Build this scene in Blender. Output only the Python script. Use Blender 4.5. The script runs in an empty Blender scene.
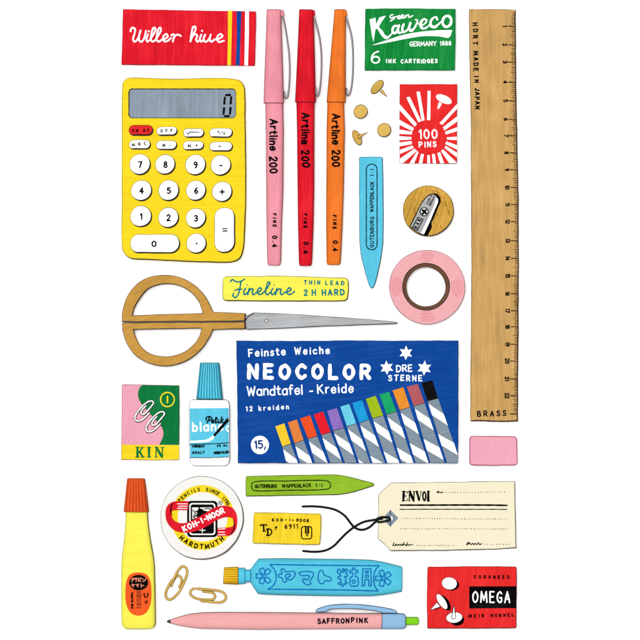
import bpy, bmesh, math, random
from mathutils import Vector
from mathutils.bvhtree import BVHTree
random.seed(7)
sc = bpy.context.scene
COL = sc.collection
PX = 0.00057            # one photo pixel on the table, in metres (the ruler gives the scale)
SIDE = 640 * PX

# ------------------------------------------------------------------ camera
cd = bpy.data.cameras.new('camera'); cam = bpy.data.objects.new('camera', cd); COL.objects.link(cam)
cam.location = (0, 0, 3.0); cam.rotation_euler = (0, 0, 0)
cd.sensor_width = 36; cd.lens = 36 * 3.0 / SIDE
cd.clip_start = 0.1; cd.clip_end = 50
sc.camera = cam
# ------------------------------------------------------------------ light
w = bpy.data.worlds.new('World'); sc.world = w; w.use_nodes = True
bg = w.node_tree.nodes['Background']
bg.inputs[0].default_value = (1, 1, 1, 1); bg.inputs[1].default_value = 0.42
def softbox(name, loc, size, power):
    ld = bpy.data.lights.new(name, 'AREA'); ld.shape = 'DISK'; ld.size = size; ld.energy = power
    ld.color = (1.0, 0.995, 0.985)
    o = bpy.data.objects.new(name, ld); COL.objects.link(o); o.location = loc
    o.rotation_euler = (Vector((0, 0, 0)) - Vector(loc)).to_track_quat('-Z', 'Y').to_euler()
softbox('softbox', (-0.42, 0.42, 3.5), 2.4, 160)
sc.view_settings.view_transform = 'Standard'; sc.view_settings.look = 'None'
sc.view_settings.exposure = 0; sc.view_settings.gamma = 1
GAIN = 1.55             # light level on the table; colours below are given as seen

# ------------------------------------------------------------------ materials
def lin(c):
    c /= 255.0
    return c / 12.92 if c <= 0.04045 else ((c + 0.055) / 1.055) ** 2.4
def rgb(c): return [min(0.93, lin(v) / GAIN) for v in c]
MATS = {}
def mat(name, c, streak=0.10, ang=90, rough=0.8, spec=0.06, grain=0.05, scale=1.0):
    """hand coloured marker ink: streaks along one direction and a fine paper grain"""
    key = (name)
    if key in MATS: return MATS[key]
    m = bpy.data.materials.new(name); m.use_nodes = True
    nt = m.node_tree; N = nt.nodes; L = nt.links
    b = N['Principled BSDF']
    b.inputs['Roughness'].default_value = rough; b.inputs['Specular IOR Level'].default_value = spec
    base = rgb(c)
    if min(c) >= 249 and name != 'off_white_rubber': base = [0.85] * 3          # plain white paint or plastic
    tc = N.new('ShaderNodeTexCoord')
    mp = N.new('ShaderNodeMapping'); mp.vector_type = 'POINT'
    mp.inputs['Rotation'].default_value = (0, 0, math.radians(-ang))
    mp2 = N.new('ShaderNodeMapping')
    k = 1 / PX * scale
    mp2.inputs['Scale'].default_value = (k * 0.025, k * 0.42, k * 0.1)
    L.new(tc.outputs['Object'], mp.inputs[0]); L.new(mp.outputs[0], mp2.inputs[0])
    n1 = N.new('ShaderNodeTexNoise'); n1.inputs['Scale'].default_value = 1.0; n1.inputs['Detail'].default_value = 3
    L.new(mp2.outputs[0], n1.inputs['Vector'])
    n2 = N.new('ShaderNodeTexNoise'); n2.inputs['Scale'].default_value = k / scale * 0.75; n2.inputs['Detail'].default_value = 2
    L.new(tc.outputs['Object'], n2.inputs['Vector'])
    n3 = N.new('ShaderNodeTexNoise'); n3.inputs['Scale'].default_value = k / scale * 0.05; n3.inputs['Detail'].default_value = 2
    L.new(tc.outputs['Object'], n3.inputs['Vector'])
    def mul(a, s):
        q = N.new('ShaderNodeMath'); q.operation = 'MULTIPLY_ADD'
        L.new(a, q.inputs[0]); q.inputs[1].default_value = s; q.inputs[2].default_value = -s / 2
        return q.outputs[0]
    def add(a, c_):
        q = N.new('ShaderNodeMath'); q.operation = 'ADD'; L.new(a, q.inputs[0]); L.new(c_, q.inputs[1]); return q.outputs[0]
    v = add(add(mul(n1.outputs[0], streak * 4.2), mul(n2.outputs[0], grain * 5.0)), mul(n3.outputs[0], streak * 2.6))
    q = N.new('ShaderNodeMath'); q.operation = 'ADD'; L.new(v, q.inputs[0]); q.inputs[1].default_value = 0.5; q.use_clamp = True
    mx = N.new('ShaderNodeMix'); mx.data_type = 'RGBA'
    dark = [x * 0.55 for x in base]
    light = [min(0.95, x * 1.4 + 0.02) for x in base]
    ramp = N.new('ShaderNodeValToRGB')
    ramp.color_ramp.elements[0].color = (*dark, 1); ramp.color_ramp.elements[0].position = 0.0
    ramp.color_ramp.elements[1].color = (*light, 1); ramp.color_ramp.elements[1].position = 1.0
    e = ramp.color_ramp.elements.new(0.5); e.color = (*base, 1)
    L.new(q.outputs[0], ramp.inputs[0]); L.new(ramp.outputs[0], b.inputs['Base Color'])
    MATS[key] = m
    return m
INK = mat('ink', (52, 45, 46), 0.25, 0, 0.8, 0.08, 0.3)
INKG = mat('grey_ink', (98, 92, 92), 0.25, 0, 0.8, 0.1, 0.3)
BLACK = mat('black_marker', (8, 7, 9), 0.1, 0, 0.9, 0.0)
WHITE = mat('white_paint', (252, 252, 252), 0.02, 0, 0.8, 0.1, 0.01)
RED = mat('red_marker', (229, 23, 42), 0.17, 90)
RED2 = mat('vermilion_marker', (236, 42, 42), 0.13, 80)
YEL = mat('yellow_marker', (253, 222, 34), 0.07, 0)
LEMON = mat('lemon_marker', (254, 246, 88), 0.05, 0)
GREEN = mat('green_marker', (12, 140, 58), 0.20, 85)
DKGREEN = mat('dark_green_marker', (2, 120, 58), 0.08, 85)
BLUE = mat('royal_blue_marker', (6, 72, 158), 0.13, 8)
CYAN = mat('cyan_marker', (92, 202, 234), 0.07, 85)
CYAN2 = mat('aqua_marker', (88, 204, 232), 0.07, 0)
PINK = mat('pink_marker', (243, 154, 168), 0.10, 88)
PINK2 = mat('pale_pink_marker', (247, 172, 192), 0.05, 70)
SALMON = mat('salmon_marker', (250, 178, 178), 0.05, 4)
ORANGE = mat('orange_marker', (246, 125, 42), 0.14, 90)
GREYM = mat('steel_grey_marker', (168, 171, 174), 0.20, 3, 0.5, 0.3)
GREYB = mat('blue_grey_marker', (134, 150, 164), 0.11, 20)
LCD = mat('display_grey', (142, 157, 170), 0.14, 90)
GOLD = mat('brass_ochre', (224, 182, 84), 0.10, 30, 0.6, 0.2)
GOLDH = mat('handle_ochre', (202, 150, 60), 0.15, 20, 0.65, 0.15)
WOOD = mat('ruler_wood', (208, 164, 98), 0.17, 90, 0.75, 0.1, 0.05)
WOOD2 = mat('sharpener_wood', (208, 160, 62), 0.26, 68, 0.75, 0.1, 0.08)
CREAM = mat('cream_card', (251, 243, 212), 0.02, 10, 0.85, 0.1, 0.03)
OFFW = mat('off_white_rubber', (250, 248, 243), 0.02, 10)
BROWN = mat('cardboard_brown', (110, 74, 54), 0.12, 10)
CAPOR = mat('cap_orange', (240, 92, 34), 0.08, 90)
LBLUE = mat('powder_blue', (150, 196, 234), 0.06, 0)
LIME = mat('lime_marker', (147, 191, 42), 0.10, 5)
NEONG = mat('neon_green', (134, 222, 30), 0.08, 5)
AMBER = mat('amber_marker', (253, 216, 44), 0.16, 85)
TEAL = mat('teal_ink', (10, 124, 136), 0.10, 5)
INKB = mat('tube_blue_ink', (16, 116, 190), 0.1, 5)
ROSE = mat('rose_ink', (196, 92, 112), 0.15, 5)
PINKL = mat('tape_line_pink', (226, 128, 140), 0.1, 5)
BTN = mat('button_white', (252, 252, 252), 0.01, 5, 0.6, 0.15, 0.008)

# ------------------------------------------------------------------ 2D helpers (photo pixels, y down)
def Cc(x0, y0, s): return lambda pts: [(x0 + p[0] / s, y0 + p[1] / s) for p in pts]
def cat(pts, closed=False, n=6):
    """smooth curve through the points (centripetal Catmull-Rom, so uneven spacing does not overshoot)"""
    P = [tuple(p) for p in pts]; m = len(P); out = []
    if m < 3: return P
    def mirror(a, b): return tuple(2 * u - v for u, v in zip(a, b))
    def lp(a, b, ta, tb, t):
        if tb - ta < 1e-9: return a
        f = (t - ta) / (tb - ta); return tuple(u + (v - u) * f for u, v in zip(a, b))
    for i in range(m if closed else m - 1):
        p1 = P[i]; p2 = P[(i + 1) % m]
        p0 = P[(i - 1) % m] if closed or i > 0 else mirror(p1, p2)
        p3 = P[(i + 2) % m] if closed or i + 2 < m else mirror(p2, p1)
        t1 = math.dist(p0, p1) ** .5 + 1e-4; t2 = t1 + math.dist(p1, p2) ** .5 + 1e-4; t3 = t2 + math.dist(p2, p3) ** .5 + 1e-4
        for k in range(n):
            t = t1 + (t2 - t1) * k / n
            a1 = lp(p0, p1, 0, t1, t); a2 = lp(p1, p2, t1, t2, t); a3 = lp(p2, p3, t2, t3, t)
            b1 = lp(a1, a2, 0, t2, t); b2 = lp(a2, a3, t1, t3, t)
            out.append(lp(b1, b2, t1, t2, t))
    if not closed: out.append(P[-1])
    return out
def sub(pts, sp=2.4, closed=True):
    out = []; m = len(pts)
    for i in range(m if closed else m - 1):
        a = pts[i]; b = pts[(i + 1) % m]
        d = math.hypot(b[0] - a[0], b[1] - a[1]); n = max(1, int(round(d / sp)))
        for k in range(n): out.append(tuple(u + (v - u) * k / n for u, v in zip(a, b)))
    if not closed: out.append(pts[-1])
    return out
def rpoly(pts, r, n=4):
    """polygon with rounded corners"""
    out = []; m = len(pts)
    if not isinstance(r, (list, tuple)): r = [r] * m
    for i in range(m):
        p = Vector(pts[i]); a = Vector(pts[i - 1]) - p; b = Vector(pts[(i + 1) % m]) - p
        rr = min(r[i], a.length * 0.48, b.length * 0.48)
        if rr < 0.05: out.append(tuple(p)); continue
        A = p + a.normalized() * rr; B = p + b.normalized() * rr
        for k in range(n + 1):
            t = k / n; q = A * (1 - t) ** 2 + p * 2 * t * (1 - t) + B * t * t
            out.append((q.x, q.y))
    return out
def ell(cx, cy, rx, ry=None, rot=0, n=40):
    ry = ry or rx; c = math.cos(math.radians(rot)); s = math.sin(math.radians(rot))
    return [(cx + rx * math.cos(a) * c - ry * math.sin(a) * s, cy + rx * math.cos(a) * s + ry * math.sin(a) * c)
            for a in [2 * math.pi * k / n for k in range(n)]]
def pill(x0, y0, x1, y1, r=None, n=8):
    r = min(r or 1e9, (x1 - x0) / 2 - .01, (y1 - y0) / 2 - .01)
    out = []
    for cx, cy, a0 in ((x1 - r, y0 + r, -90), (x1 - r, y1 - r, 0), (x0 + r, y1 - r, 90), (x0 + r, y0 + r, 180)):
        for k in range(n + 1):
            a = math.radians(a0 + 90 * k / n); out.append((cx + r * math.cos(a), cy + r * math.sin(a)))
    return out
def clipy(poly, y):
    """keep the part of the polygon above the line (smaller y)"""
    out = []
    for i in range(len(poly)):
        a = poly[i]; b = poly[(i + 1) % len(poly)]
        if a[1] <= y: out.append(a)
        if (a[1] <= y) != (b[1] <= y):
            t = (y - a[1]) / (b[1] - a[1]); out.append((a[0] + (b[0] - a[0]) * t, y))
    return out
def area(p): return sum(p[i - 1][0] * p[i][1] - p[i][0] * p[i - 1][1] for i in range(len(p))) / 2
def wobble(pts, amp):
    ph = [random.uniform(0, 6.28) for _ in range(6)]; L = 0; out = []
    m = len(pts); tot = sum(math.dist(pts[i], pts[(i + 1) % m]) for i in range(m))
    ks = [max(1, round(tot / q)) for q in (70, 33, 17)]
    for i in range(m):
        if i: L += math.dist(pts[i], pts[i - 1])
        u = 2 * math.pi * L / tot
        dx = sum(math.sin(k * u + ph[j]) for j, k in enumerate(ks)) * amp / 2
        dy = sum(math.sin(k * u + ph[3 + j]) for j, k in enumerate(ks)) * amp / 2
        out.append((pts[i][0] + dx, pts[i][1] + dy))
    return out
def offs(loop, dist):
    """inset of a loop (y up, material on the left); dist is one number per vertex"""
    m = len(loop); out = []
    for i in range(m):
        a = Vector(loop[i - 1]); p = Vector(loop[i]); b = Vector(loop[(i + 1) % m])
        e1 = (p - a); e2 = (b - p)
        if e1.length < 1e-6 or e2.length < 1e-6: n = Vector((0, 0)) ; 
        n1 = Vector((-e1.y, e1.x)).normalized() if e1.length > 1e-6 else Vector((0, 0))
        n2 = Vector((-e2.y, e2.x)).normalized() if e2.length > 1e-6 else n1
        n = n1 + n2
        if n.length < 1e-4: n = n1
        n.normalize(); c = max(0.5, n.dot(n1))
        out.append((p.x + n.x * dist[i] / c, p.y + n.y * dist[i] / c, n.x, n.y))
    return out

# ------------------------------------------------------------------ things and parts
class Thing:
    def __init__(s, name, label, cat_, cx, cy, group=None):
        o = bpy.data.objects.new(name, None); COL.objects.link(o)
        o.empty_display_size = 0.005
        o.location = ((cx - 320) * PX, (320 - cy) * PX, 0)
        o['label'] = label; o['category'] = cat_
        if group: o['group'] = group
        s.o = o; s.cx = cx; s.cy = cy; s.V = []; s.F = []; s.bvh = None
    def add_solid(s, V, F):
        k = len(s.V); s.V += V; s.F += [tuple(i + k for i in f) for f in F]; s.bvh = None
    def z(s, x, y, default=0.0):
        if s.bvh is None: s.bvh = BVHTree.FromPolygons(s.V, s.F)
        h = s.bvh.ray_cast(Vector((x, y, 500)), Vector((0, 0, -1)))
        return h[0].z if h[0] is not None else default
def link_mesh(t, name, V, F, MI, mats, smooth, parent=None, label=None, solid=True):
    """V in pixel units relative to the picture centre, y up"""
    ox, oy = t.cx - 320, 320 - t.cy
    me = bpy.data.meshes.new(name)
    me.from_pydata([((v[0] - ox) * PX, (v[1] - oy) * PX, v[2] * PX) for v in V], [], F)
    for m in mats: me.materials.append(m)
    for i, p in enumerate(me.polygons):
        p.material_index = MI[i]; p.use_smooth = smooth[i]
    me.update()
    o = bpy.data.objects.new(name, me); COL.objects.link(o)
    par = parent or t.o; o.parent = par
    if label: o['label'] = label
    if solid: t.add_solid([tuple(v) for v in V], F)
    return o
def tri_cap(loops):
    """triangulate the region inside loops of (x, y, z) points -> list of index triples (indices run over the loops in order)"""
    from mathutils.geometry import tessellate_polygon
    return [tuple(t) for t in tessellate_polygon([[Vector((p[0], p[1], 0)) for p in l] for l in loops])]
def up(pts): return [(x - 320, 320 - y) for x, y in pts]
def slab_geo(outline, z0, H, rim, R, holes, wob, sp, V, F, MI, SM, tilt=None):
    loops = []
    for k, l in enumerate([outline] + list(holes)):
        l = sub(l, sp)
        if wob: l = wobble(l, wob)
        l = up(l)
        if (area(l) < 0) == (k == 0): l = l[::-1]
        loops.append(l)
    caps = []
    for l in loops:
        m = len(l); base = offs(l, [0] * m)
        ph = random.uniform(0, 6)
        wi = []
        for i in range(m):
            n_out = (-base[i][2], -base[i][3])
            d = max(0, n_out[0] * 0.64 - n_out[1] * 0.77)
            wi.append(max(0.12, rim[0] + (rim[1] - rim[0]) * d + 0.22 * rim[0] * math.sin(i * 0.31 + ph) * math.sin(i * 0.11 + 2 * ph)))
        if R <= 1.3: ds = [[0] * m, wi]; zz = lambda d, w_: H - 0.45 * R * (1 - min(1, d / w_))
        else:
            ds = [[0] * m, wi] + [[x + (R - x) * f for x in wi] for f in (.3, .62, 1)]
            zz = lambda d, w_: H - R + math.sqrt(max(0, R * R - (R - min(d, R)) ** 2))
        rings = [[(p[0], p[1], z0) for p in l]]
        for D in ds:
            o = offs(l, D); rings.append([(o[i][0], o[i][1], zz(D[i], wi[i])) for i in range(m)])
        b = len(V)
        for r in rings: V.extend(r)
        for j in range(len(rings) - 1):
            for i in range(m):
                k = (i + 1) % m
                F.append((b + j * m + i, b + j * m + k, b + (j + 1) * m + k, b + (j + 1) * m + i))
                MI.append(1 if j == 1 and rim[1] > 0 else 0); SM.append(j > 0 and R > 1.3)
        caps.append((b + (len(rings) - 1) * m, rings[-1]))
    idx = [b + i for b, r in caps for i in range(len(r))]
    for t in tri_cap([c[1] for c in caps]):
        f = [idx[i] for i in t]
        a, b_, c = [V[i] for i in f]
        if (b_[0] - a[0]) * (c[1] - a[1]) - (b_[1] - a[1]) * (c[0] - a[0]) < 0: f = f[::-1]
        F.append(tuple(f)); MI.append(0); SM.append(False)
def slab(t, name, outline, z0, H, m, rim=(0.45, 0.95), R=0.8, holes=(), wob=0.12, sp=2.4, ink=INK, parent=None, label=None):
    V, F, MI, SM = [], [], [], []
    slab_geo(outline, z0, H, rim, R, holes, wob, sp, V, F, MI, SM)
    return link_mesh(t, name, V, F, MI, [m, ink], SM, parent, label)
def loft_geo(st, z0, hf, rim, V, F, MI, SM, n=2.6, endink=0.6, zc=None):
    """rounded body over stations (left point, right point); hf = height / width; returns nothing"""
    st = [(*up([a])[0], *up([b])[0]) for a, b in st]
    den = sub(st, 3.0, closed=False)
    def lerp(a, b, t): return tuple(u + (v - u) * t for u, v in zip(a, b))
    def mid(s): return ((s[0] + s[2]) / 2, (s[1] + s[3]) / 2)
    def shrink(s, f):
        c = mid(s); return (c[0] + (s[0] - c[0]) * f, c[1] + (s[1] - c[1]) * f, c[0] + (s[2] - c[0]) * f, c[1] + (s[3] - c[1]) * f)
    L0 = max(0.01, math.dist(mid(den[0]), mid(den[1]))); L1 = max(.01, math.dist(mid(den[-1]), mid(den[-2])))
    e = endink
    seq = [(shrink(den[0], .93), .86, 1), (lerp(den[0], den[1], min(.4, e * .4 / L0)), .97, 1), (lerp(den[0], den[1], min(.8, e / L0)), 1, 0)]
    seq += [(s, 1, 0) for s in den[1:-1]]
    seq += [(lerp(den[-1], den[-2], min(.8, e / L1)), 1, 1), (lerp(den[-1], den[-2], min(.4, e * .4 / L1)), .97, 1), (shrink(den[-1], .93), .86, 1)]
    rings = []
    K = 7
    for s, zf, _ in seq:
        hw = math.dist(s[:2], s[2:]) / 2; H = 2 * hw * hf * zf
        ul = max(0.3, 1 - rim[0] / max(hw, .01)); ur = max(0.3, 1 - rim[1] / max(hw, .01))
        us = [-1, -ul] + [-ul + (ul + ur) * (k + 1) / (K + 1) for k in range(K)] + [ur, 1]
        us = [u * (1.0) for u in us]
        c = mid(s); hx, hy = (s[2] - s[0]) / 2, (s[3] - s[1]) / 2
        cz = (zc if zc is not None else z0 + H / 2)
        top = [(c[0] + hx * u, c[1] + hy * u, cz + H / 2 * (max(0, 1 - abs(u) ** n)) ** (1 / n)) for u in us]
        bot = [(c[0] + hx * u, c[1] + hy * u, max(z0, cz - H / 2 * (max(0, 1 - abs(u) ** n)) ** (1 / n))) for u in us[-2:0:-1]]
        rings.append(top + bot)
    m = len(rings[0]); b = len(V)
    for r in rings: V.extend(r)
    nt = K + 4
    for j in range(len(rings) - 1):
        ie = seq[j][2] and seq[j + 1][2] or (j == 1)
        for i in range(m):
            k = (i + 1) % m
            F.append((b + j * m + i, b + j * m + k, b + (j + 1) * m + k, b + (j + 1) * m + i))
            edge = i == 0 or i == nt - 2
            MI.append(1 if (edge or (ie and i < nt - 1 and endink > 0)) else 0); SM.append(True)
    F.append(tuple(range(b, b + m))[::-1]); MI.append(0); SM.append(False)
    F.append(tuple(range(b + (len(rings) - 1) * m, b + len(rings) * m))); MI.append(0); SM.append(False)
def fixn(o):
    bm = bmesh.new(); bm.from_mesh(o.data); bmesh.ops.recalc_face_normals(bm, faces=bm.faces); bm.to_mesh(o.data); bm.free()
def loft(t, name, st, m, hf=0.7, rim=(0.45, 0.8), z0=0, n=2.6, endink=0.6, zc=None, ink=INK, parent=None, label=None):
    V, F, MI, SM = [], [], [], []
    loft_geo(st, z0, hf, rim, V, F, MI, SM, n, endink, zc)
    o = link_mesh(t, name, V, F, MI, [m, ink], SM, parent, label); fixn(o); return o
def tube(t, name, path, r, m, z=None, closed=False, inkf=0.30, ink=INK, parent=None, zs=None, solid=True, sp=1.2):
    """round wire along a path; the flanks carry the drawn dark line"""
    p = sub(path, sp, closed); 
    if zs is None: Z = [z if z is not None else r] * len(p)
    else:
        tot = len(p) - 1
        Z = []
        for i in range(len(p)):
            q = i / tot * (len(zs) - 1); a = int(min(q, len(zs) - 2)); f = q - a; f = f * f * (3 - 2 * f)
            Z.append(zs[a] * (1 - f) + zs[a + 1] * f)
    q = up(p); m_ = len(q); V, F, MI, SM = [], [], [], []; K = 12
    for i in range(m_):
        a = Vector(q[i - 1] if (i or closed) else q[0]); b = Vector(q[(i + 1) % m_] if (i < m_ - 1 or closed) else q[-1])
        d = (b - a).normalized(); nx, ny = -d.y, d.x
        f = 1.0 if closed or 0 < i < m_ - 1 else 0.55
        for k in range(K):
            th = 2 * math.pi * (k + .5) / K
            V.append((q[i][0] + nx * r * f * math.cos(th), q[i][1] + ny * r * f * math.cos(th), Z[i] + r * f * math.sin(th)))
    for i in range(m_ if closed else m_ - 1):
        j = (i + 1) % m_
        for k in range(K):
            l = (k + 1) % K; F.append((i * K + k, i * K + l, j * K + l, j * K + k))
            c = abs(math.cos(2 * math.pi * (k + 1) / K)); MI.append(1 if c > 1 - inkf else 0); SM.append(True)
    if not closed:
        F.append(tuple(range(K))); MI.append(1); SM.append(False)
        F.append(tuple(range((m_ - 1) * K, m_ * K))[::-1]); MI.append(1); SM.append(False)
    o = link_mesh(t, name, V, F, MI, [m, ink], SM, parent, None, solid); fixn(o); return o
LAY = 0.12
def marks(t, name, m, strokes=(), fills=(), layer=1, width=1.0, parent=None, label=None, jit=0.0):
    """printed marks lying on the thing: strokes = [(points, width or widths)], fills = [polygon or (polygon, holes)]"""
    V, F = [], []
    def zz(x, y): return t.z(x, y) + LAY * layer
    nth = 0
    for s in strokes:
        if isinstance(s, tuple) and len(s) == 2 and isinstance(s[0], list): pts, wd = s
        else: pts, wd = s, width
        nth += 1; dz = (nth % 9) * 0.006
        if len(pts) == 1 or (len(pts) == 2 and math.dist(pts[0], pts[1]) < 0.05):
            c = up(pts[:1])[0]; r = (wd if not isinstance(wd, (list, tuple)) else wd[0]) / 2; b = len(V)
            z = zz(*c) + dz
            for k in range(12):
                a = k * math.pi / 6; V.append((c[0] + r * math.cos(a), c[1] + r * math.sin(a), z))
            F.append(tuple(range(b, b + 12))); continue
        if not isinstance(wd, (list, tuple)): wd = [wd] * len(pts)
        elif len(wd) != len(pts):
            wd = [wd[int(i / max(1, len(pts) - 1) * (len(wd) - 1))] + (wd[min(len(wd) - 1, int(i / max(1, len(pts) - 1) * (len(wd) - 1)) + 1)] - wd[int(i / max(1, len(pts) - 1) * (len(wd) - 1))]) * ((i / max(1, len(pts) - 1) * (len(wd) - 1)) % 1) for i in range(len(pts))]
        P3 = sub([(p[0] + random.uniform(-jit, jit), p[1] + random.uniform(-jit, jit), w_) for p, w_ in zip(pts, wd)], 1.6, closed=False)
        q = [(*up([(p[0], p[1])])[0], p[2] / 2) for p in P3]
        q = [q[0]] + [q[i] for i in range(1, len(q)) if math.dist(q[i][:2], q[i - 1][:2]) > 1e-4]
        if len(q) < 2: continue
        n_ = len(q); L, Rr = [], []
        dirs = []
        for i in range(n_):
            a = Vector(q[max(0, i - 1)][:2]); b = Vector(q[min(n_ - 1, i + 1)][:2]); p = Vector(q[i][:2])
            e1 = (p - a).normalized() if i else (b - p).normalized(); e2 = (b - p).normalized() if i < n_ - 1 else e1
            d = e1 + e2
            if d.length < 0.9: d = e1
            d.normalize(); c = max(0.55, d.dot(e1)); nn = Vector((-d.y, d.x)); h = q[i][2] / c
            L.append(p + nn * h); Rr.append(p - nn * h); dirs.append(e1)
        ph = random.uniform(0, 6)
        for i in range(n_):
            f_ = 1 + 0.10 * math.sin(i * 0.9 + ph)
            p = Vector(q[i][:2]); L[i] = p + (L[i] - p) * f_; Rr[i] = p + (Rr[i] - p) * f_
            if 0 < i < n_ - 1:
                e1 = (p - Vector(q[i - 1][:2])).normalized(); e2 = (Vector(q[i + 1][:2]) - p).normalized()
                if e1.dot(e2) < 0.75:
                    bj = len(V); r = q[i][2]; zj = zz(p.x, p.y) + dz + .04
                    for k in range(10):
                        a = k * math.pi / 5; V.append((p.x + r * math.cos(a), p.y + r * math.sin(a), zj))
                    F.append(tuple(range(bj, bj + 10)))
        b0 = len(V); step = 0.03 / max(1, n_)
        # round caps: fan points
        def cap(c, d, r, sgn):
            out = []
            for k in range(1, 6):
                a = -math.pi / 2 + math.pi * k / 6
                v = d * math.cos(a) * sgn * r + Vector((-d.y, d.x)) * math.sin(a) * r * sgn
                out.append(c + v)
            return out
        for i in range(n_):
            V.append((L[i].x, L[i].y, zz(L[i].x, L[i].y) + dz + i * step)); V.append((Rr[i].x, Rr[i].y, zz(Rr[i].x, Rr[i].y) + dz + i * step))
        for i in range(n_ - 1):
            F.append((b0 + 2 * i, b0 + 2 * i + 1, b0 + 2 * i + 3, b0 + 2 * i + 2))
        c0 = cap(Vector(q[0][:2]), dirs[0], q[0][2], -1)          # start: from L side round to R
        b1 = len(V)
        for v in c0: V.append((v.x, v.y, zz(v.x, v.y) + dz))
        F.append(tuple([b0] + list(range(b1, b1 + 5)) + [b0 + 1]))
        c1 = cap(Vector(q[-1][:2]), dirs[-1], q[-1][2], 1)
        b1 = len(V)
        for v in c1: V.append((v.x, v.y, zz(v.x, v.y) + dz + .03))
        F.append(tuple([b0 + 2 * n_ - 1] + list(range(b1, b1 + 5)) + [b0 + 2 * n_ - 2]))
    for f in fills:
        poly, holes = (f if isinstance(f, tuple) else (f, []))
        nth += 1
        ls = [up(sub(l, 4)) for l in [poly] + list(holes)]
        b0 = len(V)
        zt = max(zz(*p) for l in ls for p in l) + (nth % 7) * 0.012
        for l in ls:
            for p in l: V.append((p[0], p[1], zt))
        for tr in tri_cap(ls): F.append(tuple(b0 + i for i in tr))
    # faces up
    G = []
    for f in F:
        a = sum(V[f[i - 1]][0] * V[f[i]][1] - V[f[i]][0] * V[f[i - 1]][1] for i in range(len(f)))
        G.append(f if a > 0 else f[::-1])
    return link_mesh(t, name, V, G, [0] * len(G), [m], [False] * len(G), parent, label, solid=False)

def sheet(t, name, m, rows, layer=1, parent=None, cols=24):
    """a paper label that follows a curved body: rows of (left point, right point)"""
    rows = sub([(*a, *b) for a, b in rows], 1.2, closed=False); V, F = [], []
    for r in rows:
        a, b = up([r[:2], r[2:]])
        for k in range(cols + 1):
            x = a[0] + (b[0] - a[0]) * k / cols; y = a[1] + (b[1] - a[1]) * k / cols
            V.append((x, y, t.z(x, y) + LAY * layer))
    n = cols + 1
    for j in range(len(rows) - 1):
        for k in range(cols): F.append((j * n + k, (j + 1) * n + k, (j + 1) * n + k + 1, j * n + k + 1))
    return link_mesh(t, name, V, F, [0] * len(F), [m], [True] * len(F), parent, None, solid=False)

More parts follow.
